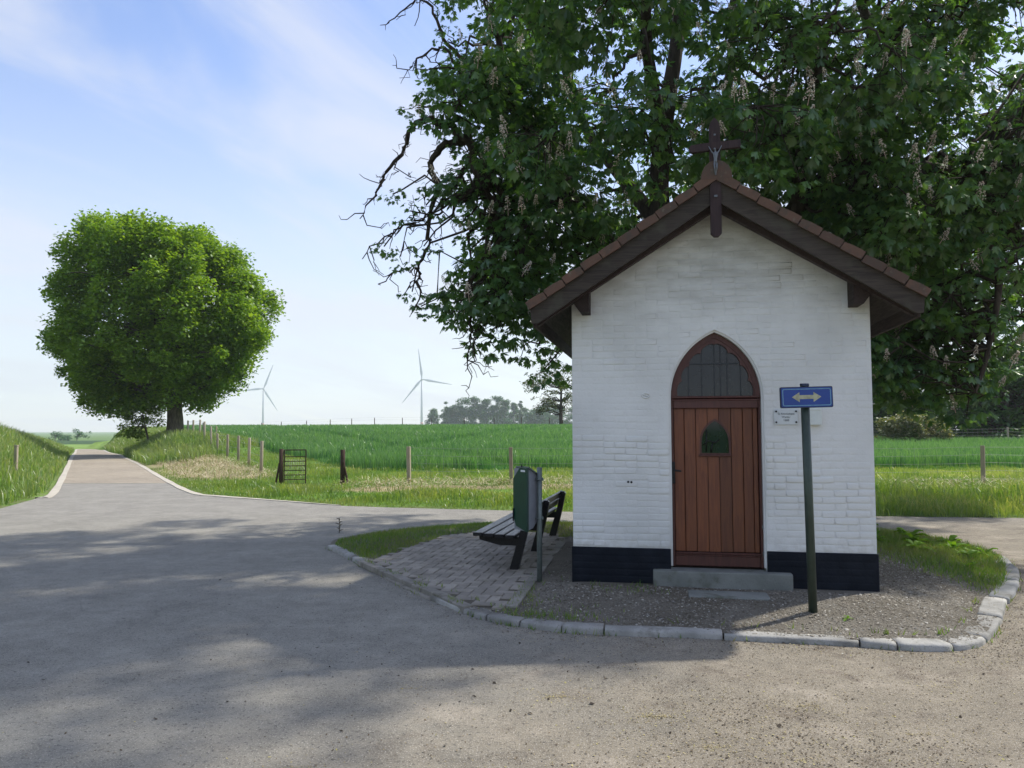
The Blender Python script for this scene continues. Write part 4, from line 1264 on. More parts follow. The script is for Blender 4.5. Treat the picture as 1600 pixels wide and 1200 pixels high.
add_blades('bank_grass', 'tall seeding grass on the bank left of the lane', Pb, 0.30 + 0.22 * sst(.2, 1.6, db), 0.017 + 0.0004 * Pb[:, 1], M['bank_grass'], 0.4, 3, np.clip(rng.uniform(0, 1, len(Pb)) * .8 + .15 * lump(Pb[:, 0], Pb[:, 1], .6) + .1, 0, 1))
def keep_tbank(P_):
    ok, d1, d2 = ok_ground(P_, 0.2)
    return ok & (d1 < d2) & (d1 < 6.5) & (P_[:, 1] > 34) & ~inside(P_, FB)
Pt = scatter(120000, -46, -14, 34, 84, keep_tbank)
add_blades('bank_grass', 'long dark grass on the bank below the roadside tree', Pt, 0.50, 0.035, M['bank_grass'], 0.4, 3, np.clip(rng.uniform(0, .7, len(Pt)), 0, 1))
def keep_wheat(P_):
    return inside(P_, FB) & (rng.uniform(0, 1, len(P_)) < np.clip((30 / np.maximum(P_[:, 1], 1)) ** 2.0, 0, 1))
def tramline(P_):
    d = np.minimum(np.abs((P_[:, 0] + 6) - 0.20 * (P_[:, 1] - 40)), np.abs((P_[:, 0] + 9.5) + 0.42 * (P_[:, 1] - 50)))
    return d
Pw = scatter(520000, -34, 34, 27, 62, keep_wheat)
Pw = Pw[np.abs(Pw[:, 0]) < 0.72 * Pw[:, 1] + 2]
Pw2 = scatter(150000, -46, 40, 58, 110, lambda P_: inside(P_, FB))
Pw = np.vstack([Pw, Pw2])
tr_ = tramline(Pw[:, :2])
hw = np.where(tr_ < 0.65, 0.15, 0.52) * (1 + 0.08 * lump(Pw[:, 0], Pw[:, 1], .5))
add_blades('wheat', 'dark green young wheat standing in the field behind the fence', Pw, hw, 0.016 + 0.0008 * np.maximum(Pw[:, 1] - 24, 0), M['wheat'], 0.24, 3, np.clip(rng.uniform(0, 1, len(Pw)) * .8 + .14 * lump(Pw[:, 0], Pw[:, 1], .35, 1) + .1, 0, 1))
# broad-leaved weeds mixed into the verge
def keep_vw(P_):
    ok, d1, d2 = ok_ground(P_, 0.25)
    m_ = sst(.15, .7, lump(P_[:, 0], P_[:, 1], 1.7, 6)) * (1 - sst(3.2, 4.6, d1)) * (.25 + .75 * sst(0, 5, P_[:, 0]))
    return ok & (d1 < d2) & (rng.uniform(0, 1, len(P_)) < m_)
Pq = scatter(60000, -6, 17, 12.6, 19, keep_vw)
Pq[:, 2] += rng.uniform(.06, .45, len(Pq)) * np.clip(.55 + .5 * lump(Pq[:, 0], Pq[:, 1], 2.6), .2, 1) * np.where(Pq[:, 0] > 5, 1, .45)
V_, F_ = leaf_cards(Pq, .055, asp=.55)
tag(link('verge_weeds', fast_mesh('verge_weeds', V_, F_, M['verge_weed'], np.repeat(rng.uniform(0, 1, len(Pq)), 2))), 'darker broad leaved weeds mixed into the roadside verge', 'weeds', kind='stuff')
# mown hay
def keep_hay(P_):
    ok, d1, d2 = ok_ground(P_, 0.6)
    return ok & (d1 < d2) & (rng.uniform(0, 1, len(P_)) < sst(.2, .8, hay_mask(P_[:, 0], P_[:, 1])))
Ph = scatter(230000, -22, 16, 17, 43, keep_hay)
n = len(Ph)
az = rng.uniform(0, 2 * np.pi, n); L_ = rng.uniform(.10, .30, n)
dirv = np.stack([np.cos(az), np.sin(az), rng.normal(0.12, .25, n)], -1) * L_[:, None]
sd = np.stack([-np.sin(az), np.cos(az), 0 * az], -1) * 0.008
Ph[:, 2] += rng.uniform(.01, .12, n) + rng.uniform(0, .16, n) * (Ph[:, 0] > -5.5)
Vh = np.stack([Ph - sd, Ph + sd, Ph + dirv], 1).reshape(-1, 3)
tag(link('mown_hay', fast_mesh('mown_hay', Vh, np.arange(3 * n).reshape(-1, 3), M['hay'], rng.uniform(0, 1, n))), 'dry straw coloured mown hay lying along the fences', 'mown hay', kind='stuff')
# island lawn: left tip and right side
BACKD = isl_poly
def lawn_mask(P_):
    x, y = P_[:, 0], P_[:, 1]
    a = sst(-0.15, 0.25, (y - 8.9) - 1.15 * (x + 1.65) + 0.25 * lump(x, y, 2.0)) * (x < 0.9) * (~inside(P_, PAT))
    b = sst(0.0, 0.9, (x - 3.95) + 0.45 * (y - 7.5) * 0.5 + 0.35 * lump(x, y, 1.4, 3)) * sst(6.3, 7.4, y)
    c = 0.9 * (y > 10.6)
    e = 0.16 * sst(.35, .8, lump(x, y, 2.3, 5))                       # scattered tufts in the gravel
    f = 0.5 * np.exp(-((x - 0.05) / 0.16) ** 2 - ((y - 7.0 - 0.0) / .8) ** 2) + .55 * np.exp(-((x - .25) / .35) ** 2 - ((y - 6.15) / .12) ** 2)
    return np.clip(np.maximum.reduce([a, b, c, e, f]), 0, 1)
def in_chapel(P_, m=0.02):
    q = P_ - np.array([CO.x, CO.y])
    u = q @ np.array([CU.x, CU.y]); d = -(q @ np.array([CN.x, CN.y]))
    return (u > -m) & (u < WL + m) & (d > -m - .1) & (d < DEP + m)
P_ = np.stack([rng.uniform(-2.5, 6, 150000), rng.uniform(5.3, 12.5, 150000)], 1)
k = inside(P_, isl_poly + (ctr - isl_poly) * .03) & ~in_chapel(P_) & (rng.uniform(0, 1, len(P_)) < lawn_mask(P_)) & ~inside(P_, PAT)
Pl = P_[k]
add_blades('lawn_grass', 'short patchy grass on the tip and the right side of the island', np.column_stack([Pl, IZ(Pl[:, 0], Pl[:, 1])]), 0.045 + 0.03 * sst(3.5, 5, Pl[:, 0]), 0.008, M['lawn'], 0.6, 1)
# grass and moss in the kerb and paving joints
jp = []
for i in range(900):
    t = random.random() * (len(SPL) - 1)
    a = SPL[int(t)]
    if math.sin(int(t) * 1.9) < -0.1: continue
    q = SPL[min(int(t) + 1, len(SPL) - 1)] - a
    p = a + q * (t % 1)
    nrm = np.array([-q[1], q[0]]) / (np.hypot(*q) + 1e-9)
    s_ = random.choice((-0.015, 0.0, 0.21, 0.23))
    jp.append((p[0] + nrm[0] * s_ + random.gauss(0, .012), p[1] + nrm[1] * s_ + random.gauss(0, .012), 0.0 if s_ < .1 else .05))
for i in range(500):
    t = random.random()
    if math.sin(t * 23) < 0.25: continue
    p = np.array((-1.60, 8.72)) * (1 - t) + np.array((-0.30, 6.42)) * t
    jp.append((p[0] - .05 + random.gauss(0, .02), p[1] + random.gauss(0, .02), .045))
jp = np.array(jp)
add_blades('kerb_weeds', 'small weeds growing in the kerb joints', jp, 0.045, 0.009, M['lawn'], 0.7, 1)

# gravel pebbles (one mesh) and leaf litter
P_ = np.stack([rng.uniform(-0.6, 6, 170000), rng.uniform(5.3, 12.2, 170000)], 1)
k = inside(P_, isl_poly + (ctr - isl_poly) * .012) & ~in_chapel(P_) & ~inside(P_, PAT + (PAT - PAT.mean(0)) * .02)
k &= rng.uniform(0, 1, len(P_)) < (1 - 0.75 * lawn_mask(P_)) * np.clip(1.3 - P_[:, 1] / 14, .3, 1) * sst(-.9, .25, lump(P_[:, 0], P_[:, 1], 1.9) + .55)
Pg = P_[k][:60000]
n = len(Pg)
OCT = np.array([(1, 0, 0), (0, 1, 0), (-1, 0, 0), (0, -1, 0), (0, 0, .7), (0, 0, -.7)], float)
OF_ = np.array([(0, 1, 4), (1, 2, 4), (2, 3, 4), (3, 0, 4)])
B = rot_basis(n); B = B * 0.35 + np.eye(3)[None] * 0.65
s = rng.gamma(4, .0023, n).clip(.004, .022)
Vg = np.einsum('nij,kj->nki', B, OCT * np.array([1, .75, .7])) * s[:, None, None]
th_ = rng.uniform(0, 6.28, n); cz, sz_ = np.cos(th_), np.sin(th_)
Vx = Vg[..., 0] * cz[:, None] - Vg[..., 1] * sz_[:, None]; Vy = Vg[..., 0] * sz_[:, None] + Vg[..., 1] * cz[:, None]
Vg = np.stack([Vx + Pg[:, :1], Vy + Pg[:, 1:2], Vg[..., 2] + IZ(Pg[:, 0], Pg[:, 1])[:, None] + .002], -1).reshape(-1, 3)
Fg = (np.arange(n)[:, None, None] * 6 + OF_[None]).reshape(-1, 3)
tag(link('gravel', fast_mesh('gravel', Vg, Fg, M['pebble'], np.repeat(rng.uniform(0, 1, n), 4))), 'loose grey and tan gravel around the chapel', 'gravel', kind='stuff')

def flakes(P_, z, s0, s1, mat, name, label):
    n = len(P_)
    az = rng.uniform(0, 6.28, n); s = np.exp(rng.uniform(np.log(s0), np.log(s1), n)); asp = rng.uniform(.25, .9, n)
    d = np.stack([np.cos(az), np.sin(az), rng.normal(0, .25, n)], -1) * s[:, None]
    q = np.stack([-np.sin(az), np.cos(az), rng.normal(0, .25, n)], -1) * (s * asp)[:, None]
    c = np.column_stack([P_, np.broadcast_to(z, n) + s * .25 + .002])
    V_ = np.stack([c - d, c - q * .9, c + d, c + q], 1).reshape(-1, 3)
    F_ = np.arange(4 * n).reshape(-1, 4)
    return tag(link(name, fast_mesh(name, V_, F_, mat, rng.uniform(0, 1, n))), label, name.replace('_', ' '), kind='stuff')
P_ = np.stack([rng.uniform(-3.5, 6.5, 330000), rng.uniform(2.6, 9, 330000)], 1)
kd = isl_poly
dk, _ = seg_dist(P_, np.vstack([SPL]))
dens = (.10 + .34 * sst(-.25, .7, lump(P_[:, 0], P_[:, 1], 1.15, 3) + .5 * lump(P_[:, 0], P_[:, 1], 3.3, 1))) * sst(-.6, 1.6, P_[:, 0] - .3 * (P_[:, 1] - 4)) + 0.06 * sst(-3.5, 1.5, P_[:, 0] - .4 * (P_[:, 1] - 4)) + 0.75 * np.exp(-(dk / .22) ** 2) * sst(-1.9, .3, P_[:, 0]) * (.4 + .6 * sst(-.4, .6, lump(P_[:, 0], P_[:, 1], 2.2))) + .30 * sst(.2, .8, lump(P_[:, 0], P_[:, 1], 1.6, 7)) * sst(0, 1.6, P_[:, 0]) + .35 * sst(3.4, 4.2, P_[:, 0] - .3 * (P_[:, 1] - 5))
k = (~inside(P_, kd)) & (rng.uniform(0, 1, len(P_)) < dens * 1.1)
flakes(P_[k], 0.0, .0016, .0085, M['litter'], 'leaf_litter', 'brown leaf litter and crumbs on the road before the kerb')
P_ = np.stack([rng.uniform(-1.5, 5.2, 40000), rng.uniform(4.6, 8.5, 40000)], 1)
dk2, _ = seg_dist(P_, np.array(SPL))
k = (~inside(P_, kd)) & (rng.uniform(0, 1, len(P_)) < .5 * np.exp(-(dk2 / .16) ** 1.2) + .006)
flakes(P_[k], 0.0, .003, .011, M['pebble'], 'spilled_gravel', 'bits of gravel spilled over the kerb onto the road')
pp = []
for cx_, cy_, s_, n_ in ((0.75, 4.15, .16, 420), (0.25, 4.45, .12, 260), (0.95, 3.75, .16, 240), (1.6, 4.3, .14, 260), (1.35, 3.6, .10, 130), (-.05, 3.45, .15, 160), (2.0, 3.9, .22, 240), (-.6, 4.6, .07, 70), (2.5, 4.6, .3, 180), (-.95, 3.55, .13, 110)):
    for i in range(int(n_ * 2.0)):
        k_ = random.random() ** 1.5 * 3.0
        pp.append((cx_ + random.gauss(0, s_) * k_ + .05 * math.sin(i), cy_ + random.gauss(0, s_ * .7) * k_))
flakes(np.array(pp), 0.0, .0016, .006, M['petal'], 'fallen_petals', 'yellowish heaps of fallen petals on the dusty asphalt')
# dark little crumbs scattered on the road
P_ = np.stack([rng.uniform(-3.2, 4.5, 260), rng.uniform(3.0, 8.5, 260)], 1)
P_ = P_[~inside(P_, isl_poly)]
flakes(P_, 0.0, .007, .018, M['bark'], 'fallen_twigs', 'dark bits of twig and husk scattered on the road')

# ------------------------------------------------------------------ horse chestnut behind the chapel
LEAFLET = [(-78, .62), (-52, .82), (-25, .97), (0, 1.0), (25, .97), (52, .82), (78, .62)]
def palmate(seed, simple=False):
    r = random.Random(seed)
    V_, F_ = [], []
    for a, l in (LEAFLET if not simple else LEAFLET[1:6]):
        L_ = l * r.uniform(.88, 1.08); a = R(a + r.uniform(-6, 6)); dr_p = R(r.uniform(-48, -14))
        d = Vector((math.cos(a) * math.cos(dr_p), math.sin(a) * math.cos(dr_p), math.sin(dr_p)))
        s_ = Vector((-math.sin(a), math.cos(a), 0))
        up = d.cross(s_)
        b = len(V_)
        w = .165 * L_
        m = d * L_ * .66
        V_ += [(0, 0, 0), tuple(m + s_ * w - up * .05 * L_), tuple(d * L_ * .97 + Vector((0, 0, -.06 * L_))), tuple(m - s_ * w - up * .05 * L_)]
        F_ += [(b, b + 2, b + 1), (b, b + 3, b + 2)]
    return np.array(V_), np.array(F_)
PALM = [palmate(s) for s in range(6)]
chest = thing('chestnut_tree', 'large flowering horse chestnut tree spreading over the chapel roof', 'tree', (2.9, 11.7, 0.0))
T0 = np.array([2.9, 11.7, 0.0])
LIMBS = [
    [(2.9, 11.7, 0), (2.85, 11.7, 1.2), (2.75, 11.7, 2.4), (2.7, 11.75, 3.4)],
    [(2.72, 11.75, 3.2), (2.07, 11.8, 3.9), (1.59, 11.8, 4.28), (1.05, 11.7, 4.84), (0.61, 11.6, 5.7), (0.01, 11.5, 6.41), (-0.19, 11.4, 7.44)],
    [(2.7, 11.75, 3.3), (2.43, 11.6, 3.94), (2.25, 11.6, 5.12), (2.37, 11.6, 6.32), (2.58, 11.7, 7.54), (2.7, 11.9, 8.97), (2.6, 12.1, 11), (2.5, 12.2, 13)],
    [(2.75, 11.7, 3.1), (3.3, 11.4, 3.5), (3.8, 11.3, 4.15), (4.15, 11.2, 4.71), (4.73, 11.2, 5.28), (5.2, 11.2, 5.4), (5.4, 11.2, 5.6), (5.57, 11.2, 6.44), (5.45, 11.3, 7.32), (5.2, 11.4, 8.51), (5.0, 11.6, 10.2)],
    [(5.01, 11.2, 5.32), (5.67, 11.2, 5.23), (6.15, 11.2, 5.37), (6.8, 11.1, 5.08), (7.33, 11.0, 4.22), (7.6, 10.9, 3.2)],
    [(6.0, 11.2, 5.25), (6.4, 10.8, 4.6), (6.74, 10.6, 3.72), (6.5, 10.5, 2.6), (6.3, 10.5, 2.0)],
    [(2.6, 11.7, 4.2), (1.9, 12.6, 5.6), (1.2, 13.6, 7.2), (0.8, 14.4, 9.5)],
    [(2.7, 11.7, 4.4), (3.4, 12.8, 6.0), (4.0, 13.8, 8.0), (4.3, 14.4, 10.2)],
    [(2.4, 11.6, 5.6), (1.9, 10.4, 6.6), (1.7, 9.4, 7.2), (1.6, 8.8, 7.4)],
    [(4.2, 11.2, 4.8), (4.0, 10.2, 5.8), (3.9, 9.4, 6.3), (3.8, 8.8, 6.4)],
    [(1.05, 11.7, 4.84), (0.4, 11.3, 5.0), (-0.1, 11.1, 4.75), (-0.36, 10.9, 4.9)],
]
LR = [(.42, .27), (.19, .05), (.20, .04), (.17, .05), (.11, .03), (.08, .02), (.15, .05), (.15, .05), (.11, .03), (.11, .03), (.09, .04)]
def smooth_path(pts, n=5): return np.array(spline([np.array(p) for p in pts], n))
limb_pts = []
for i, (pl, (r0, r1)) in enumerate(zip(LIMBS, LR)):
    p = smooth_path(pl)
    rad = np.linspace(r0, r1, len(p))
    if i == 0: rad[0:4] *= np.array([1.6, 1.3, 1.15, 1.05])
    V_, F_ = tubes_np([(p - T0, rad)], 10)
    link('trunk' if i == 0 else 'limb', fast_mesh('limb', V_, F_, M['bark'], smooth=True), chest)
    if i: limb_pts.append(np.column_stack([p, rad]))
limb_pts = np.vstack(limb_pts)
# bare hanging boughs at the left edge
BARE = [[(-0.36, 10.9, 4.88), (-0.54, 10.8, 5.33), (-0.6, 10.8, 5.59), (-0.82, 10.8, 5.76), (-1.16, 10.7, 5.89), (-1.42, 10.7, 5.76), (-1.54, 10.7, 5.41), (-1.8, 10.7, 5.07), (-1.92, 10.7, 4.81), (-2.13, 10.7, 4.47)],
        [(-0.27, 10.9, 5.1), (-0.57, 10.9, 5.6), (-0.96, 10.9, 5.58), (-1.17, 10.9, 5.28), (-1.06, 10.9, 5.02), (-1.17, 10.9, 4.58), (-1.21, 10.9, 4.1), (-1.34, 10.9, 3.8), (-1.32, 10.9, 3.43), (-1.45, 10.9, 3.11)],
        [(0.01, 11.0, 4.8), (-0.54, 10.9, 5.29), (-0.77, 10.9, 5.05), (-0.94, 10.9, 4.91), (-1.0, 10.9, 4.63), (-1.17, 10.9, 4.58)],
        [(0.1, 10.9, 4.5), (-0.44, 10.6, 3.74), (-0.63, 10.6, 3.38), (-0.57, 10.6, 3.02), (-0.55, 10.6, 2.75), (-0.64, 10.6, 2.31)],
        [(0.3, 10.9, 4.3), (-0.09, 10.6, 3.47), (-0.35, 10.6, 3.11), (-0.48, 10.6, 2.75), (-0.51, 10.6, 2.44)],
        [(-1.17, 10.9, 4.58), (-1.45, 10.8, 4.42), (-1.72, 10.8, 4.28), (-2.11, 10.8, 3.92)],
        [(-0.15, 11.3, 6.5), (-0.36, 10.8, 6.56), (-0.91, 10.8, 7.03), (-1.09, 10.8, 7.41), (-1.28, 10.8, 7.79), (-1.46, 10.8, 7.65), (-1.79, 10.8, 7.34)],
        [(-0.3, 11.3, 6.4), (-0.72, 10.8, 6.65), (-1.0, 10.8, 6.99), (-1.32, 10.8, 6.84), (-1.46, 10.8, 6.7)],
        [(-1.34, 10.9, 3.8), (-1.62, 10.8, 3.75), (-1.85, 10.8, 3.55)]]
BR0 = [.075, .066, .055, .040, .03, .018, .035, .03, .014]
paths = []
for pl, r0 in zip(BARE, BR0):
    p = smooth_path(pl, 5)
    p[1:-1] += rng.normal(0, .022, (len(p) - 2, 3))
    paths.append((p - T0, np.linspace(r0, .007, len(p))))
    # short side twigs
    for k in range(3, len(p) - 1):
        if rng.uniform() < 0.75:
            d = rng.normal(0, 1, 3) * np.array([1, .5, .55]) + np.array([-.35, 0, -.5])
            L_ = rng.uniform(.12, .45)
            q = curve_between(p[k], p[k] + d / np.linalg.norm(d) * L_, -.18, .5, 5)
            paths.append((q - T0, np.linspace(.009, .0035, 5)))
            if rng.uniform() < .5:
                d2 = d + rng.normal(0, .8, 3)
                q2 = curve_between(q[2], q[2] + d2 / np.linalg.norm(d2) * L_ * .6, .1, .5, 4)
                paths.append((q2 - T0, np.linspace(.006, .003, 4)))
V_, F_ = tubes_np(paths, 6)
link('hanging_boughs', fast_mesh('hanging_boughs', V_, F_, M['bark'], smooth=True), chest)['kind'] = 'stuff'

# bough centres
ELL = [((2.5, 12.3, 8.6), (4.0, 4.5, 6.4), 112), ((6.6, 11.9, 4.9), (2.5, 2.6, 3.3), 40), ((0.0, 11.3, 5.0), (1.0, 1.5, 2.0), 20), ((2.6, 10.4, 5.6), (3.9, 2.2, 1.9), 46), ((7.9, 11.2, 7.3), (2.2, 2.6, 2.6), 20), ((5.0, 9.5, 10.2), (2.6, 2.0, 2.2), 24), ((10.0, 16.2, 6.3), (2.6, 1.6, 3.2), 38), ((7.3, 12.6, 5.2), (1.8, 1.6, 2.0), 26)]  # the high front lobe at upper right is unseen, added to shade the road
bough = []
for c_, r_, n_ in ELL:
    k = 0
    while k < n_:
        v = rng.normal(size=3); v /= np.linalg.norm(v)
        rad = rng.uniform(.25, 1.0) ** 0.45
        p = np.array(c_) + v * np.array(r_) * rad
        if p[2] < 1.9: continue
        q = p[:2] - np.array([CO.x, CO.y]); u = q @ np.array([CU.x, CU.y]); d = -(q @ np.array([CN.x, CN.y]))
        if -0.9 < u < 3.5 and d < 3.6 and p[2] < 4.75 + (0.5 if d < .5 else 0): continue
        if p[1] < 6.9: continue
        # sky gaps to the left edge and to the upper right
        if p[0] / p[1] < (-0.097 if (p[2] - 1.5) / p[1] > .44 else -0.05): continue
        ax, az_ = p[0] / p[1], (p[2] - 1.5) / p[1]
        if 0.555 < ax < 0.66 and 0.36 < az_ < 0.50: continue
        if ax > 0.60 and 0.02 < az_ < 0.09 and p[1] < 13.5: continue
        sx_, sy_ = p[0] - p[2] * .78, p[1] - p[2] * .45          # where this bough's shade falls
        if ((sx_ - 4.9) / 1.9) ** 2 + ((sy_ - 9.9) / 1.55) ** 2 < 1 or ((sx_ - 2.9) / 1.6) ** 2 + ((sy_ - 5.5) / .75) ** 2 < 1:  # crown shaped for light: boughs left out over the weeds and front gravel
            k += 0.34; continue
        bough.append((p, rng.uniform(.55, .95), 1.0)); k += 1
SPEC = [(-1.79, 4.08, .22), (-1.56, 3.94, .25), (-1.43, 4.58, .28), (-1.26, 4.85, .3), (-0.99, 5.03, .3), (-1.43, 3.49, .2), (-1.29, 3.26, .2), (-1.35, 6.1, .3), (-1.17, 6.61, .34), (-0.99, 6.23, .36), (-0.71, 4.48, .34), (-0.58, 3.76, .3), (-0.44, 3.21, .28), (-0.27, 2.94, .22), (-0.89, 4.58, .3), (0.0, 3.3, .4), (0.45, 3.05, .4), (-1.71, 4.9, .16), (-1.25, 4.12, .25), (-0.72, 5.12, .34), (-0.31, 4.57, .45), (-0.9, 7.07, .42), (-0.72, 5.77, .42), (-.25, 5.6, .5), (-.2, 6.3, .5), (-.55, 6.8, .5), (-.5, 7.6, .5), (.1, 4.1, .45), (.15, 2.75, .3), (.45, 2.35, .3), (-.6, 4.1, .35), (-.35, 3.75, .4), (.25, 3.7, .45), (-.62, 3.0, .22), (-.1, 5.1, .5)]
for x_, z_, s_ in SPEC: bough.append((np.array([x_, 10.8 + rng.uniform(-.25, .25), z_]), s_ * (.8 if x_ < -.65 else 1), 0.55 if x_ < -.65 else .8))
SPEC_R = [(5.69, 2.48, .4), (6.03, 1.95, .32), (6.46, 1.80, .26), (6.21, 2.13, .34), (5.34, 2.6, .4), (5.23, 2.1, .28), (6.75, 2.4, .3), (6.52, 3.29, .5), (7.0, 3.74, .5), (5.3, 3.4, .5), (5.6, 4.0, .55), (5.2, 4.4, .5), (6.0, 2.9, .45), (5.0, 3.0, .4), (6.9, 4.6, .6), (6.2, 4.6, .6), (5.9, 2.9, .4), (6.3, 2.5, .4), (6.9, 2.6, .35), (7.2, 3.1, .4), (6.0, 3.4, .5), (7.6, 3.6, .5), (6.74, 3.72, .4), (6.6, 3.0, .4), (6.4, 4.5, .5), (6.8, 4.1, .45), (5.6, 3.0, .4), (5.4, 2.3, .35), (5.8, 2.2, .35), (6.5, 2.15, .3)]
for x_, z_, s_ in SPEC_R: bough.append((np.array([x_, 10.9 + rng.uniform(-.35, .35), z_]), s_ * 1.22, 1.0))
for k_ in range(34): bough.append((np.array([rng.uniform(5.0, 7.6), rng.uniform(11.2, 12.6), rng.uniform(2.2, 5.6)]), rng.uniform(.4, .7), 1.0))
# twig ends with leaf whorls
whorl, wsize = [], []
bpaths = []
for p, s_, sz in bough:
    d = np.linalg.norm(limb_pts[:, :3] - p, axis=1)
    j = int(np.argmin(d + (limb_pts[:, 2] > p[2] + 1.5) * .6))
    a = limb_pts[j, :3]
    r0 = min(limb_pts[j, 3] * .6, .02 + .011 * d[j])
    q = curve_between(a, p, .08, .5, 7)
    bpaths.append((q - T0, np.linspace(max(r0, .012), .010, 7)))
    nt_ = int(np.clip(27 * (s_ / .75) ** 2, 4, 38))
    v = rng.normal(size=(nt_, 3)); v /= np.linalg.norm(v, axis=1)[:, None]
    rr = rng.uniform(.35, 1.0, nt_) ** .5
    e = p + v * np.array([1.0, 1.0, .62]) * s_ * rr[:, None]
    e[:, 2] -= .25 * s_ * rr ** 2
    for t in e:
        if rng.uniform() < .5:
            bpaths.append((curve_between(q[-2] * .5 + q[-1] * .5, t, .1, .4, 4) - T0, np.linspace(.009, .004, 4)))
        whorl.append(np.concatenate([t, (t - p) / (np.linalg.norm(t - p) + 1e-6)])); wsize.append(sz)
V_, F_ = tubes_np(bpaths, 5)
link('branches', fast_mesh('branches', V_, F_, M['bark'], smooth=True), chest)['kind'] = 'stuff'
whorl = np.array(whorl); wsize = np.array(wsize)
shx, shy = whorl[:, 0] - .78 * whorl[:, 2] - 4.95, whorl[:, 1] - .45 * whorl[:, 2] - 9.75
shx2, shy2 = whorl[:, 0] - .78 * whorl[:, 2] - 2.9, whorl[:, 1] - .45 * whorl[:, 2] - 5.7
thin = (((shx / 1.1) ** 2 + (shy / .95) ** 2 < 1) | ((shx2 / 1.5) ** 2 + (shy2 / .6) ** 2 < 1)) & (rng.uniform(0, 1, len(whorl)) < .8) & (whorl[:, 2] > 3.0)     # whorls thinned out so sun reaches the weeds and front gravel
whorl, wsize = whorl[~thin], wsize[~thin]
print('whorls', len(whorl))
# leaf transforms
recs = []
for wv, sz in zip(whorl, wsize):
    k = int(rng.integers(6, 9)); a0 = rng.uniform(0, 6.28)
    for i in range(k):
        az = a0 + i * 6.28 / k + rng.normal(0, .25)
        out = Vector((math.cos(az), math.sin(az), 0)) + Vector(wv[3:]) * .45
        out.z = rng.normal(-.12, .3); out.normalize()
        pos = Vector(wv[:3]) + out * (.11 * sz + rng.uniform(0, .05))
        s_ = sz * rng.uniform(.09, .152)
        x = out; y = Vector((0, 0, 1)).cross(x).normalized(); z = x.cross(y)
        Mx = Matrix((x, y, z)).transposed() @ Euler((rng.normal(0, .35), rng.normal(.12, .25), 0)).to_matrix()
        recs.append((pos, Mx, s_, int(rng.integers(0, 6)), rng.uniform(0, 1)))
pos = np.array([r[0] for r in recs]); Ms = np.array([np.array(r[1]) for r in recs]) * np.array([r[2] for r in recs])[:, None, None]
vi = np.array([r[3] for r in recs]); rn = np.array([r[4] for r in recs])
# nearest / largest leaves in the field of view become separate leaves
dep = pos[:, 1]; ax = pos[:, 0] / dep; az_ = (pos[:, 2] - 1.5) / dep
fov = (np.abs(ax) < .66) & (az_ < .57)
cell = (np.floor(ax * 42) * 1000 + np.floor(az_ * 42)).astype(int)
score = np.where(fov, np.array([r[2] for r in recs]) / np.linalg.norm(pos - np.array([0, 0, 1.5]), axis=1), 0)
order = np.lexsort((dep, cell))
first = np.zeros(len(pos), bool); seen = {}
for i in order:
    c = cell[i]
    if fov[i] and seen.get(c, 0) < 2: seen[c] = seen.get(c, 0) + 1; first[i] = True
cand = np.where(first)[0]
cand = cand[np.argsort(-score[cand])][:300]
single = np.zeros(len(pos), bool); single[cand] = True
palm_me = []
for v, f in PALM:
    palm_me.append(fast_mesh('leaf', v, f, M['chestnut_obj']))
for i in cand:
    o = link('leaf', palm_me[vi[i]], chest)
    Mx = Matrix(Ms[i].tolist()).to_4x4(); Mx.translation = Vector(pos[i] - T0)
    o.matrix_local = Mx
Vs, Fs, Rs, base = [], [], [], 0
for k in range(6):
    idx = np.where((vi == k) & ~single)[0]
    v, f = PALM[k]
    VV = np.einsum('nij,kj->nki', Ms[idx], v) + (pos[idx] - T0)[:, None]
    Vs.append(VV.reshape(-1, 3)); Fs.append((f[None] + (np.arange(len(idx)) * len(v))[:, None, None] + base).reshape(-1, 3)); base += len(idx) * len(v)
    Rs.append(np.repeat(rn[idx], len(f)))
o = link('foliage', fast_mesh('foliage', np.vstack(Vs), np.vstack(Fs), M['chestnut'], np.concatenate(Rs)), chest); o['kind'] = 'stuff'
print('chestnut leaves', len(pos))
# flower candles
def candle_mesh(seed):
    r = np.random.default_rng(seed)
    n = 70
    t = r.uniform(0, 1, n) ** .8
    rad = .045 * (1 - t) ** .7 + .008
    a = r.uniform(0, 6.28, n)
    c = np.stack([np.cos(a) * rad, np.sin(a) * rad, t * .21 - .01], -1)
    s = r.uniform(.007, .013, n)
    B = np.array([(1, 0, 0), (-.5, .87, 0), (-.5, -.87, 0), (0, 0, 1.1)]) 
    V_ = (c[:, None] + B[None] * s[:, None, None] + r.normal(0, .003, (n, 4, 3)))
    F_ = (np.array([(0, 1, 3), (1, 2, 3), (2, 0, 3), (0, 2, 1)])[None] + np.arange(n)[:, None, None] * 4).reshape(-1, 3)
    V_ = V_.reshape(-1, 3)
    sv_, sf_ = tubes_np([(np.array([(0, 0, -.06), (0, 0, .08), (0, 0, .2)]), np.array([.005, .004, .002]))], 4)
    me = fast_mesh('flower_candle', np.vstack([V_, sv_]), np.vstack([F_, np.vstack([sf_[:, [0, 1, 2]], sf_[:, [0, 2, 3]]]) + len(V_)]), M['blossom'], np.concatenate([r.uniform(0, 1, n * 4 // 4).repeat(4), np.full(len(sf_) * 2, .15)]))
    return me
CM = [candle_mesh(s) for s in range(5)]
wd_ = np.linalg.norm(whorl[:, :3] - np.array([0, 0, 1.5]), axis=1)
wax, waz = whorl[:, 0] / whorl[:, 1], (whorl[:, 2] - 1.5) / whorl[:, 1]
vis = (np.abs(wax) < .68) & (waz < .6) & (whorl[:, 5] > -.55)
wc = (np.floor(wax * 34) * 1000 + np.floor(waz * 34)).astype(int)
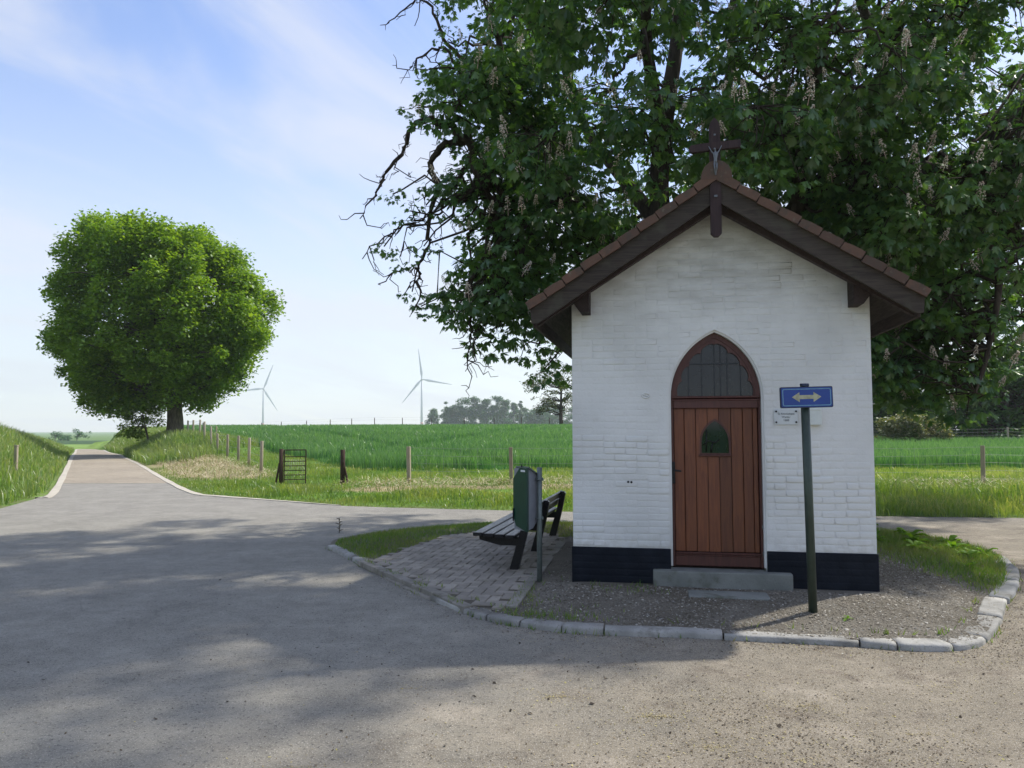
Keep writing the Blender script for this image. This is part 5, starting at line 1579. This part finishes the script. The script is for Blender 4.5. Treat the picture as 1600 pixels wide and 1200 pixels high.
o_ = np.argsort(wd_); seen = {}; pick = []
for i in o_:
    if vis[i] and seen.get(wc[i], 0) < 1 and rng.uniform() < .75 and wsize[i] > .7:
        seen[wc[i]] = seen.get(wc[i], 0) + 1; pick.append(i)
pick = [int(q) for q in rng.permutation(pick)][:280]
for i in pick:
    o = link('flower_candle', CM[int(rng.integers(0, 5))], chest)
    tilt = Vector((whorl[i, 3] * .5 + rng.normal(0, .15), whorl[i, 4] * .5 - .15 + rng.normal(0, .15), 1)).normalized()
    Mx = (tilt.to_track_quat('Z', 'Y').to_matrix() * float(rng.uniform(.6, 1.12))).to_4x4()
    Mx.translation = Vector(whorl[i, :3] - T0) + tilt * .09 + Vector((0, -.06, 0))
    o.matrix_local = Mx
print('candles', len(pick))

# ------------------------------------------------------------------ generic broadleaf tree
def leafy_tree(name, label, loc, trunk_h, trunk_r, clumps, leaf_n, leaf_s, mat, bark, cat='tree', group=None, trunk_pts=None, flat=.7, asp=.8):
    """clumps: list of (dx, dy, z, r)"""
    x, y = loc[:2]; z0 = loc[2] if len(loc) > 2 else float(H(np.array([x]), np.array([y]))[0])
    t = thing(name, label, cat, (x, y, z0), 0, group)
    cl = np.array([c[:4] for c in clumps], float)
    top = cl[:, 2].max()
    tp = np.array(trunk_pts if trunk_pts else [(0, 0, -.25), (0.02, 0, trunk_h * .4), (-.03, 0, trunk_h), (0.05, .05, trunk_h + (top - trunk_h) * .55)], float)
    p = smooth_path(tp, 4)
    rad = np.interp(p[:, 2], [-.25, trunk_h * .25, trunk_h, top], [trunk_r * 1.35, trunk_r, trunk_r * .8, trunk_r * .12])
    paths = []
    for c in cl:
        j = int(np.argmin(np.linalg.norm(p - c[:3], axis=1) + 2.0 * (p[:, 2] > c[2]) * (p[:, 2] - c[2]) + 3 * (p[:, 2] < trunk_h * .75)))
        q = curve_between(p[j], c[:3], .08, .35, 6)
        paths.append((q, np.linspace(min(rad[j] * .5, trunk_r * .32), trunk_r * .05, 6)))
    V_, F_ = tubes_np([(p, rad)], 12)
    link('trunk', fast_mesh('trunk', V_, F_, bark, smooth=True), t)
    V_, F_ = tubes_np(paths, 5)
    link('branches', fast_mesh('branches', V_, F_, bark, smooth=True), t)['kind'] = 'stuff'
    w = cl[:, 3] ** 2; n_each = np.maximum(3, (leaf_n * w / w.sum()).astype(int))
    Ps = []
    for c, n_ in zip(cl, n_each):
        v = rng.normal(size=(n_, 3)); v /= np.linalg.norm(v, axis=1)[:, None]
        rr = rng.uniform(.15, 1, n_) ** .4 * (1 + .22 * np.sin(v[:, 0] * 5 + c[0]) * np.sin(v[:, 1] * 4 + c[1]) + .13 * rng.normal(size=n_))
        Ps.append(c[:3] + v * rr[:, None] * c[3] * np.array([1, 1, flat]))
    Ps = np.vstack(Ps)
    V_, F_ = leaf_cards(Ps, leaf_s, asp=asp)
    rl = np.clip(np.repeat(rng.uniform(0, 1, len(Ps)), 2), 0, 1)
    cr = link('crown', fast_mesh('crown', V_, F_, mat, rl), t)
    cr['kind'] = 'stuff'
    return t
# roadside tree (field maple) on the left bank
OUT = [(1.7, 4.0, 1.5), (2.3, 5.0, 2.2), (4.0, 6.4, 3.6), (5.0, 6.7, 4.6), (6.2, 7.2, 5.3), (8.3, 6.9, 5.9), (10.7, 6.8, 4.3), (12.0, 6.1, 2.9), (13.1, 5.2, 1.0), (13.7, 4.2, -.4)]   # z, left reach, right reach
cl = []
oz = np.array([q[0] for q in OUT]); ol = np.array([q[1] for q in OUT]); orr = np.array([q[2] for q in OUT])
def crown_pt(z, a, f):
    L_, R_ = float(np.interp(z, oz, ol)), float(np.interp(z, oz, orr))
    hw_ = (L_ + R_) / 2
    return (R_ - L_) / 2 + math.cos(a) * hw_ * f, math.sin(a) * hw_ * f * .95
for z0_ in np.linspace(2.5, 12.7, 10):                       # lobes all over the crown
    n_a_ = int(np.interp(z0_, [2.5, 6, 11, 12.7], [10, 15, 12, 8]))
    for q in range(n_a_):
        z = z0_ + rng.uniform(-.45, .45)
        x_, y_ = crown_pt(z, (q + rng.uniform(-.3, .3)) * 6.283 / n_a_ + z0_, rng.uniform(.74, .93))
        r_ = rng.uniform(.95, 1.45)
        if z - r_ * .5 < 1.7 and abs(x_) < 1.2: continue
        cl.append((x_, y_, z, r_))
for q in range(130):                                         # small sprays at the rim and filling inside
    z = rng.uniform(2.2, 12.9)
    rim = q % 2
    x_, y_ = crown_pt(z, rng.uniform(0, 6.28), rng.uniform(.93, 1.05) if rim else rng.uniform(.1, .65))
    if z < 2.9 and abs(x_) < 1.2: continue
    cl.append((x_, y_, z, rng.uniform(.4, .7) if rim else rng.uniform(.8, 1.2)))
leafy_tree('roadside_tree', 'broad round green tree on the bank beside the lane', (-20.9, 48.0), 2.4, .50, cl, 165000, .21, M['maple'], M['bark_grey'], flat=.76)
# sprouting shrub at its foot
sh = [(random.gauss(-1.5, .75), random.gauss(0, .5), random.uniform(.2, 3.3), random.uniform(.22, .5)) for i in range(54)]
leafy_tree('root_suckers', 'dark leafy shoots growing beside the trunk of the roadside tree', (-21.5, 47.6), .8, .06, sh, 5200, .15, M['maple'], M['stem'], 'shrub', trunk_pts=[(-.8, 0, -.2), (-1.0, 0, .6), (-1.2, 0, 1.4), (-1.3, 0, 2.2)])

# sparse open tree behind the field crest
cl = []
for i in range(70):
    a = rng.uniform(0, 6.28); f = rng.uniform(.2, 1) ** .6; z = rng.uniform(2.2, 8.4)
    rc = np.interp(z, [2, 4.5, 6.5, 8.5], [2.4, 4.2, 4.4, 2.2])
    cl.append((math.cos(a) * rc * f - .6, math.sin(a) * rc * f, z, rng.uniform(.35, .75)))
leafy_tree('open_tree', 'thin airy tree with visible branches at the field edge left of the chapel', (6.6, 104.0), 1.8, .28, cl, 3300, .27, M['olive_leaf'], M['bark'])
# far wood: each tree its own thing
WOOD = [(-62, 14, 3.6, 'round hazy tree at the left end of the far wood'), (-52.5, 19, 2.0, 'slim hazy tree next to the left end of the far wood'), (-48, 16, 3.0, 'small hazy tree left of the tallest clump of the far wood'), (-43, 19.5, 3.6, 'left tree of the tall dense clump in the far wood'), (-36.5, 22, 4.0, 'tallest broad hazy tree of the far wood'), (-29.5, 21, 3.8, 'broad hazy tree right of the tallest one in the far wood'), (-21, 19.5, 3.6, 'broad hazy tree left of the gap in the far wood'), (-13, 21, 4.0, 'dense hazy tree in the middle of the far wood'), (-7, 19, 3.2, 'hazy tree on the right of the dense middle clump'), (-0.5, 18, 2.2, 'thin pale hazy tree near the right gap of the far wood'), (4.5, 20, 1.8, 'narrow tall hazy tree near the right gap of the far wood'), (12.5, 12, 3.0, 'low hazy tree right of the gap in the far wood'), (20.5, 15, 3.2, 'middle sized hazy tree before the airy tree'), (28, 20.5, 4.2, 'round open hazy tree behind the airy tree'), (36, 17, 4.2, 'low wide hazy tree behind the airy tree'), (45, 15, 4.5, 'hazy tree beside the left wall of the chapel')]
D_W = 560.0
for i, (dx, h_, r_, lab) in enumerate(WOOD):
    x_ = dx * D_W / 600 + 1.5
    y_ = D_W + rng.uniform(-14, 14)
    h_ *= 1.22; r_ *= 1.42
    n_ = 30 if r_ > 2.9 else 18
    cl = []
    for k in range(n_):
        z = rng.uniform(.18, 1.0) * h_
        f = rng.uniform(0, 1) ** .5
        rc = r_ * np.interp(z / h_, [0.15, .45, .75, 1.0], [.75, 1.0, .85, .35])
        a = rng.uniform(0, 6.28)
        cl.append((math.cos(a) * rc * f, math.sin(a) * rc * f, z + 2.2, rng.uniform(.40, .68) * min(r_, 4.4)))
    leafy_tree('wood_tree', lab, (x_, y_, -3.4), h_ * .25, .35, cl, 3800, .95, M['far_leaf'], M['bark'], group='trees of the far wood')
BEHIND = ['behind the slim tree at the left of the far wood', 'behind the left tree of the tall dense clump', 'behind the tallest broad tree of the far wood', 'behind the tree right of the tallest one', 'behind the broad tree left of the gap', 'behind the right side of the dense middle clump', 'showing beside the thin pale tree at the gap', 'behind the low tree right of the gap', 'behind the middle sized tree before the airy tree', 'behind the round open tree of the far wood', 'behind the low wide tree near the chapel wall']
for k in range(11):
    x_ = -50 + k * 8.6 + rng.uniform(-2, 2); h_ = rng.uniform(19, 25)
    cl = []
    for q in range(26):
        z = rng.uniform(.3, 1.0) * h_; a = rng.uniform(0, 6.28); f = rng.uniform(0, 1) ** .5 * 5.4 * np.interp(z / h_, [.3, .7, 1], [1, .9, .4])
        cl.append((math.cos(a) * f, math.sin(a) * f, z, rng.uniform(1.6, 2.6)))
    leafy_tree('wood_tree', 'half hidden hazy tree ' + BEHIND[k], (x_, 612 + rng.uniform(-10, 10), -3.6), h_ * .25, .35, cl, 2600, 1.0, M['far_leaf'], M['bark'], group='second row trees of the far wood')
# low hazy bushes on the horizon
for i, (px_, w_, h_, lab) in enumerate(((472, 3.2, 4.6, 'low hazy bush on the horizon, leftmost of the row right of the first turbine'), (508, 5.6, 6.4, 'widest hazy bush on the horizon between the turbines'), (532, 3.6, 6.2, 'round hazy bush right beside the widest horizon bush'), (557, 3.0, 4.8, 'small hazy bush midway between the turbines'), (582, 3.6, 5.4, 'hazy bush a little left of the right turbine'), (610, 4.2, 5.2, 'flat hazy bush just left of the right turbine tower'), (672, 3.4, 5.6, 'low hazy bush right at the left end of the far wood'))):
    y_ = 470.0; x_ = (px_ - 800) / 1208 * y_
    cl = [(random.gauss(0, w_ * .5), random.gauss(0, 2), random.uniform(.35, .95) * h_, random.uniform(1.1, 1.9)) for k in range(9)]
    leafy_tree('horizon_bush', lab, (x_, y_, -1.2), 1.0, .2, cl, 420, .8, M['far_leaf'], M['bark'], 'bush', group='bushes along the horizon')
# far trees past the lane crest, left
for i, (px_, y_, w_, h_, lab) in enumerate(((88, 330, 4.0, 5.0, 'low far bush beyond the end of the lane, leftmost'), (122, 330, 4.4, 5.6, 'round pale far tree just over the end of the lane'), (104, 340, 3.2, 3.4, 'small far bush between the two over the lane end'))):
    x_ = (px_ - 800) / 1208 * y_
    cl = [(random.gauss(0, w_ * .45), random.gauss(0, 1.5), random.uniform(.3, .95) * h_, random.uniform(.9, 1.6)) for k in range(10)]
    leafy_tree('horizon_bush', lab, (x_, y_, -3.6), 1.0, .2, cl, 420, .7, M['far_leaf'], M['bark'], 'bush', group='far bushes over the lane end')
# dark trees on the right
def dome(n, w_, d_, h_, r0, r1, zmin=.3):
    out = []
    for k in range(n):
        z = rng.uniform(zmin, h_); f = rng.uniform(.1, 1) ** .45; a = rng.uniform(0, 6.28)
        sc_ = math.sqrt(max(0.02, 1 - (z / (h_ * 1.04)) ** 2.4))
        out.append((math.cos(a) * w_ * f * sc_, math.sin(a) * d_ * f * sc_, z, rng.uniform(r0, r1)))
    return out
leafy_tree('dark_tree', 'dense dark tree behind the wire fence at the right edge', (32.0, 50.0), 1.2, .3, dome(70, 4.0, 3.2, 4.6, .7, 1.2, .1), 13000, .30, M['dark_leaf'], M['bark'], group='dark trees behind the right fence')
leafy_tree('dark_tree', 'tall dark tree behind the wire fence, rising out of the right frame edge', (37.0, 55.0), 1.5, .35, dome(80, 5.2, 3.6, 7.0, .8, 1.3, .1), 14000, .34, M['dark_leaf'], M['bark'], group='dark trees behind the right fence')
leafy_tree('dark_tree', 'lower dark bushy tree left of the dense dark one, behind the fence', (27.3, 54.0), .9, .25, dome(50, 3.2, 2.4, 3.4, .6, 1.0, .1), 9000, .28, M['dark_leaf'], M['bark'], group='dark trees behind the right fence')
leafy_tree('flowering_shrub', 'pale flowering shrub behind the wheat right of the chapel', (22.6, 44.0), .4, .08, dome(40, 2.2, 1.2, 1.7, .35, .6, .1), 6500, .16, M['pale_leaf'], M['stem'], 'shrub')
for i, (x_, y_, h_, lab) in enumerate(((27.6, 58.0, 7.0, 'left one of two slim trunks just right of the chapel corner'), (28.9, 58.6, 7.2, 'right one of two slim trunks just right of the chapel corner'))):
    cl = [(random.gauss(0, 1.1), random.gauss(0, 1.1), random.uniform(3.4, 7), random.uniform(.5, .9)) for k in range(18)]
    leafy_tree('slim_tree', lab, (x_, y_), 3.4, .20, cl, 2200, .26, M['dark_leaf'], M['bark'], group='slim trees behind the chapel corner')

# ------------------------------------------------------------------ weeds on the island
def weed(x_, y_, n_, r_, lab):
    z_ = float(IZ([x_], [y_])[0])
    t = thing('leafy_weed', lab, 'weed', (x_, y_, z_), random.uniform(0, 6.28), 'leafy weeds on the island')
    mb = MB()
    for k in range(n_):
        a = k * 2.4 + random.uniform(-.3, .3); L_ = r_ * random.uniform(.85, 1.4); el = R(random.uniform(15, 65))
        d = Vector((math.cos(a), math.sin(a), 0)); s_ = Vector((-math.sin(a), math.cos(a), 0))
        pr = []
        for tt, ww in ((0, .05), (.3, .14), (.62, .19), (.88, .11), (1.0, .01)):
            p = d * (L_ * tt * math.cos(el)) + Vector((0, 0, L_ * (math.sin(el) * tt - .55 * tt * tt) + .006))
            pr.append([mb.bm.verts.new(p + s_ * L_ * ww + Vector((0, 0, L_ * .05))), mb.bm.verts.new(p), mb.bm.verts.new(p - s_ * L_ * ww + Vector((0, 0, L_ * .05)))])
        for p0, p1 in zip(pr, pr[1:]):
            for q in (0, 1): mb.bm.faces.new((p0[q], p0[q + 1], p1[q + 1], p1[q]))
    me = bpy.data.meshes.new('leaves'); mb.bm.to_mesh(me); mb.bm.free(); me.materials.append(M['weed'])
    a_ = me.attributes.new('rnd', 'FLOAT', 'FACE')
    for q in a_.data: q.value = random.random()
    link('leaves', me, t)
weed(3.72, 8.35, 11, .17, 'light green weed rosette standing alone right of the chapel corner')
weed(4.05, 9.55, 14, .24, 'large light green weed clump closest to the chapel among the weeds along the back edge')
weed(4.50, 9.75, 14, .26, 'large light green weed clump second from the chapel along the back edge')
weed(4.28, 10.2, 12, .24, 'light green weed clump behind the first two by the back road')
weed(4.95, 9.6, 13, .23, 'light green weed clump in the middle of the back edge row')
weed(5.25, 9.3, 12, .21, 'light green weed clump near the right end of the back edge row')
weed(5.45, 9.0, 10, .19, 'last light green weed clump by the right kerb end')
weed(3.75, 10.1, 12, .22, 'light green weed clump half hidden by the chapel wall')
weed(4.75, 8.15, 8, .12, 'small weed rosette by the right kerb beside the lawn')
weed(2.53, 5.93, 6, .055, 'tiny yellow green seedling in the gravel before the sign pole')
for x_, y_, r_, lab in ((4.15, 10.75, .24, 'light green weed clump farthest back next to the road behind the chapel'), (4.75, 10.5, .26, 'broad light green weed clump on the back road edge, second from the chapel'), (5.15, 10.1, .25, 'broad light green weed clump in the middle of the back road edge'), (5.45, 9.75, .22, 'light green weed clump on the back road edge near its right end'), (4.7, 9.1, .2, 'light green weed clump in front of the back row, on the lawn'), (5.1, 8.75, .18, 'light green weed clump in the lawn by the right kerb')):
    weed(x_, y_, 13, r_, lab)
t = thing('road_weed', 'single thin weed sprig sticking up from the asphalt by the island tip', 'weed', (-2.55, 11.5, 0))
mb = MB(); mb.tube([(0, 0, -.01), (.01, 0, .1), (0, 0, .22)], .006, 5); mb.build('stem', M['stem'], t)
mb = MB()
for k in range(8):
    z_ = .03 + k * .024; a = k * 2.4; mb.tube([(0, 0, z_), (.06 * math.cos(a), .06 * math.sin(a), z_ + .02)], [.008, .003], 4)
mb.build('leaves', M['stem'], t)

# ------------------------------------------------------------------ fences, gate, posts
def gz_(x_, y_): return float(H(np.array([x_]), np.array([y_]))[0])
def post_me(name, r_, h_, mat, square=False):
    mb = MB()
    if square: mb.box((0, 0, h_ / 2 - .15), (r_ * 2, r_ * 2, h_ + .3), None, .008)
    else: mb.tube([(0, 0, -.3), (0, 0, h_ * .5), (.006, 0, h_ - .02), (.006, 0, h_)], [r_, r_, r_ * .95, r_ * .8], 10)
    t_ = mb.build(name, mat); me = t_.data; bpy.data.objects.remove(t_); return me
def fence(label, pts, post, h_, wires, group=None, tilt=.02, skip=(), mesh=0, wr=.004):
    x0, y0 = pts[0][:2]
    t = thing('wire_fence', label, 'fence', (x0, y0, gz_(x0, y0)), 0, group)
    tops = []
    for i, (x_, y_) in enumerate(pts):
        z_ = gz_(x_, y_)
        tops.append(np.array([x_ - x0, y_ - y0, z_ - t.location.z]))
        if i in skip: continue
        o = link('post', post, t); o.location = tops[-1]
        o.rotation_euler = (random.gauss(0, tilt), random.gauss(0, tilt), random.uniform(0, 6.28))
    wp = []
    for f in wires:
        for a, b in zip(tops, tops[1:]):
            p = np.linspace(a, b, 5); p[:, 2] += f * h_ - .025 * np.sin(np.linspace(0, math.pi, 5)) + rng.normal(0, .006, 5)
            q = (p, np.full(5, wr)); wp.append(q)
    for a, b in zip(tops, tops[1:]):
        for k in range(1, mesh):
            c = a + (b - a) * k / mesh
            wp.append((np.array([c + [0, 0, wires[0] * h_], c + [0, 0, wires[-1] * h_]]), np.full(2, wr * .8)))
    V_, F_ = tubes_np(wp, 4)
    link('wire', fast_mesh('wire', V_, F_, M['wire']), t)
    return t
lp = post_me('post', .055, 1.08, M['post_wood'])
sq = post_me('post', .050, 1.03, M['post_wood'], True)
fence('pale post and wire fence climbing from the gate to the roadside tree', [(-8.4, 26.0), (-10.1, 29.8), (-11.6, 32.9), (-13.1, 35.7), (-14.5, 38.2), (-15.6, 40.2), (-16.7, 42.1), (-17.7, 43.9), (-18.7, 45.4), (-19.5, 46.6), (-19.9, 50.0), (-20.6, 54.0)], lp, 1.05, (.3, .55, .8, .97))
fence('pale post and wire fence along the verge before the wheat', [(-2.85, 21.5), (-.02, 21.6), (2.9, 21.5), (5.8, 21.3), (9.1, 21.0), (12.42, 20.5), (15.8, 20.2), (19, 20)], sq, 1.05, (.15, .35, .55, .75, .95), mesh=6, wr=.003)
fence('sheep netting fence behind the wheat at the right, before the dark trees', [(21.5, 46.5), (25.2, 45.8), (28.8, 45.0), (32.5, 44.3), (36, 43.6)], lp, 1.05, (.12, .28, .44, .60, .78, .95), mesh=14, wr=.004)
lp2 = post_me('post', .055, 1.55, M['post_dark'])
fence('row of thin far posts along the crest of the wheat field', [(x_, 112.0 - abs(x_) * .02) for x_ in (-36, -33.2, -29.6, -26.2, -23.1, -19.8, -15.8, -11.6, -6.9, -2.6, 1.4, 5.4, 9.2)], lp2, 1.7, (.75, .95), wr=.006)
# dark brace post
bp_ = thing('brace_post', 'dark brown wooden post with a leaning brace, alone right of the gate', 'post', (-4.69, 21.5, gz_(-4.69, 21.5)))
mb = MB(); mb.tube([(0, 0, -.2), (0, 0, .5), (0, 0, .96)], .065, 10); mb.build('upright', M['post_dark'], bp_)
mb = MB(); mb.bar((.03, 0, .55), (.17, -.02, -.02), .05, .05, .004); mb.build('brace', M['post_dark'], bp_)
# gate
gt = thing('field_gate', 'rusty barred metal field gate standing open beside dark posts', 'gate', (-6.28, 21.3, gz_(-6.28, 21.3)), R(14))
gw, gh, g0 = .60, .98, .02
mb = MB()
for x_ in (0.03, gw): mb.bar((x_, 0, g0), (x_, 0, gh), .032, .032, .004, Vector((0, 1, 0)))
for z_ in (g0 + .02, gh - .01): mb.bar((0.03, 0, z_), (gw, 0, z_), .030, .030, .004)
mb.build('gate_frame', M['rust'], gt)
for k in range(6):
    z_ = .16 + k * .125
    mb = MB(); mb.bar((.045, 0, z_), (gw - .015, 0, z_), .018, .022); mb.build('bar', M['rust'], gt)
mb = MB()
for k in range(1, 12): mb.tube([(.03 + k * .047, .012, .08), (.03 + k * .047, .012, .72)], .0035, 4)
mb.build('netting', M['wire'], gt)
mb = MB(); mb.tube([(-.05, 0, -.2), (-.05, 0, 1.0)], .058, 10); mb.build('hanging_post', M['post_dark'], gt)
mb = MB(); mb.bar((-.20, -.02, -.02), (-.09, 0, .62), .05, .05, .004); mb.build('brace', M['post_dark'], gt)
mk = thing('marker_post', 'short pale wooden marker post in the long grass of the left bank', 'post', (-13.55, 21.2, gz_(-13.55, 21.2)))
mb = MB(); mb.box((0, 0, .36), (.085, .085, .95), None, .012); mb.build('stake', M['post_wood'], mk)
mb = MB(); mb.box((0, 0, .845), (.10, .10, .03), None, .006); mb.build('cap', M['post_wood'], mk)

# ------------------------------------------------------------------ wind turbines
def turbine(label, x_, y_, hub, bl, angs, yaw):
    t = thing('wind_turbine', label, 'wind turbine', (x_, y_, -3.5), yaw, 'wind turbines on the horizon')
    hub += 3.5
    mb = MB(); mb.tube([(0, 0, 0), (0, 0, hub * .5), (0, 0, hub - 1.5)], [2.6, 2.15, 1.6], 16); mb.build('tower', M['turbine'], t)
    mb = MB(); mb.tube([(0, 0, 17), (0, 0, 21)], 2.55, 16); mb.build('tower_band', M['turbine_red'], t)
    mb = MB(); mb.box((0, 2.5, hub), (4, 10, 4.2), None, 1.0, 2); mb.build('nacelle', M['turbine'], t)
    mb = MB(); mb.tube([(0, -2.2, hub), (0, -4.0, hub), (0, -5.2, hub), (0, -5.9, hub)], [1.9, 2.0, 1.4, .3], 12); mb.build('hub', M['turbine'], t)
    for a in angs:
        mb = MB()
        d = Vector((math.sin(R(a)), 0, math.cos(R(a)))); s_ = Vector((d.z, 0, -d.x))
        prev = None
        for tt, ch, off in ((0.02, 1.9, 0), (.08, 2.3, .1), (.2, 4.3, .5), (.45, 3.0, .3), (.75, 1.9, .1), (.95, 1.0, 0), (1.0, .3, 0)):
            c = Vector((0, -3.6 + .5 * tt, hub)) + d * bl * tt
            th_ = max(.25, ch * .18)
            ring = [mb.bm.verts.new(c + s_ * (ch * .55 + off)), mb.bm.verts.new(c + Vector((0, th_, 0))), mb.bm.verts.new(c - s_ * (ch * .45)), mb.bm.verts.new(c - Vector((0, th_, 0)))]
            if prev:
                for k in range(4): mb.bm.faces.new((prev[k], prev[(k + 1) % 4], ring[(k + 1) % 4], ring[k]))
            prev = ring
        mb.build('blade', M['turbine'], t)
turbine('white wind turbine in the open sky above the middle of the wheat field', -175, 1500, 101, 60, (-7, 100, 219), R(7))
turbine('white wind turbine partly behind the crown of the roadside tree', -547, 1700, 94, 58, (20, 148, 263), R(18))

# ------------------------------------------------------------------ haze over the far country
hz = MB(); hz.box((-150, 860, 83), (2400, 1900, 176))
vm = bpy.data.materials.new('pale_haze'); vm.use_nodes = True
vt = vm.node_tree; vt.nodes.clear()
vo = vt.nodes.new('ShaderNodeOutputMaterial'); vp = vt.nodes.new('ShaderNodeVolumePrincipled')
vp.inputs['Color'].default_value = (0.90, 0.95, 1.0, 1); vp.inputs['Density'].default_value = 0.0003; vp.inputs['Anisotropy'].default_value = 0.25
vt.links.new(vp.outputs[0], vo.inputs['Volume'])
hzo = hz.build('haze', vm)
tag(hzo, 'thin pale haze over the far country', 'haze', kind='stuff')
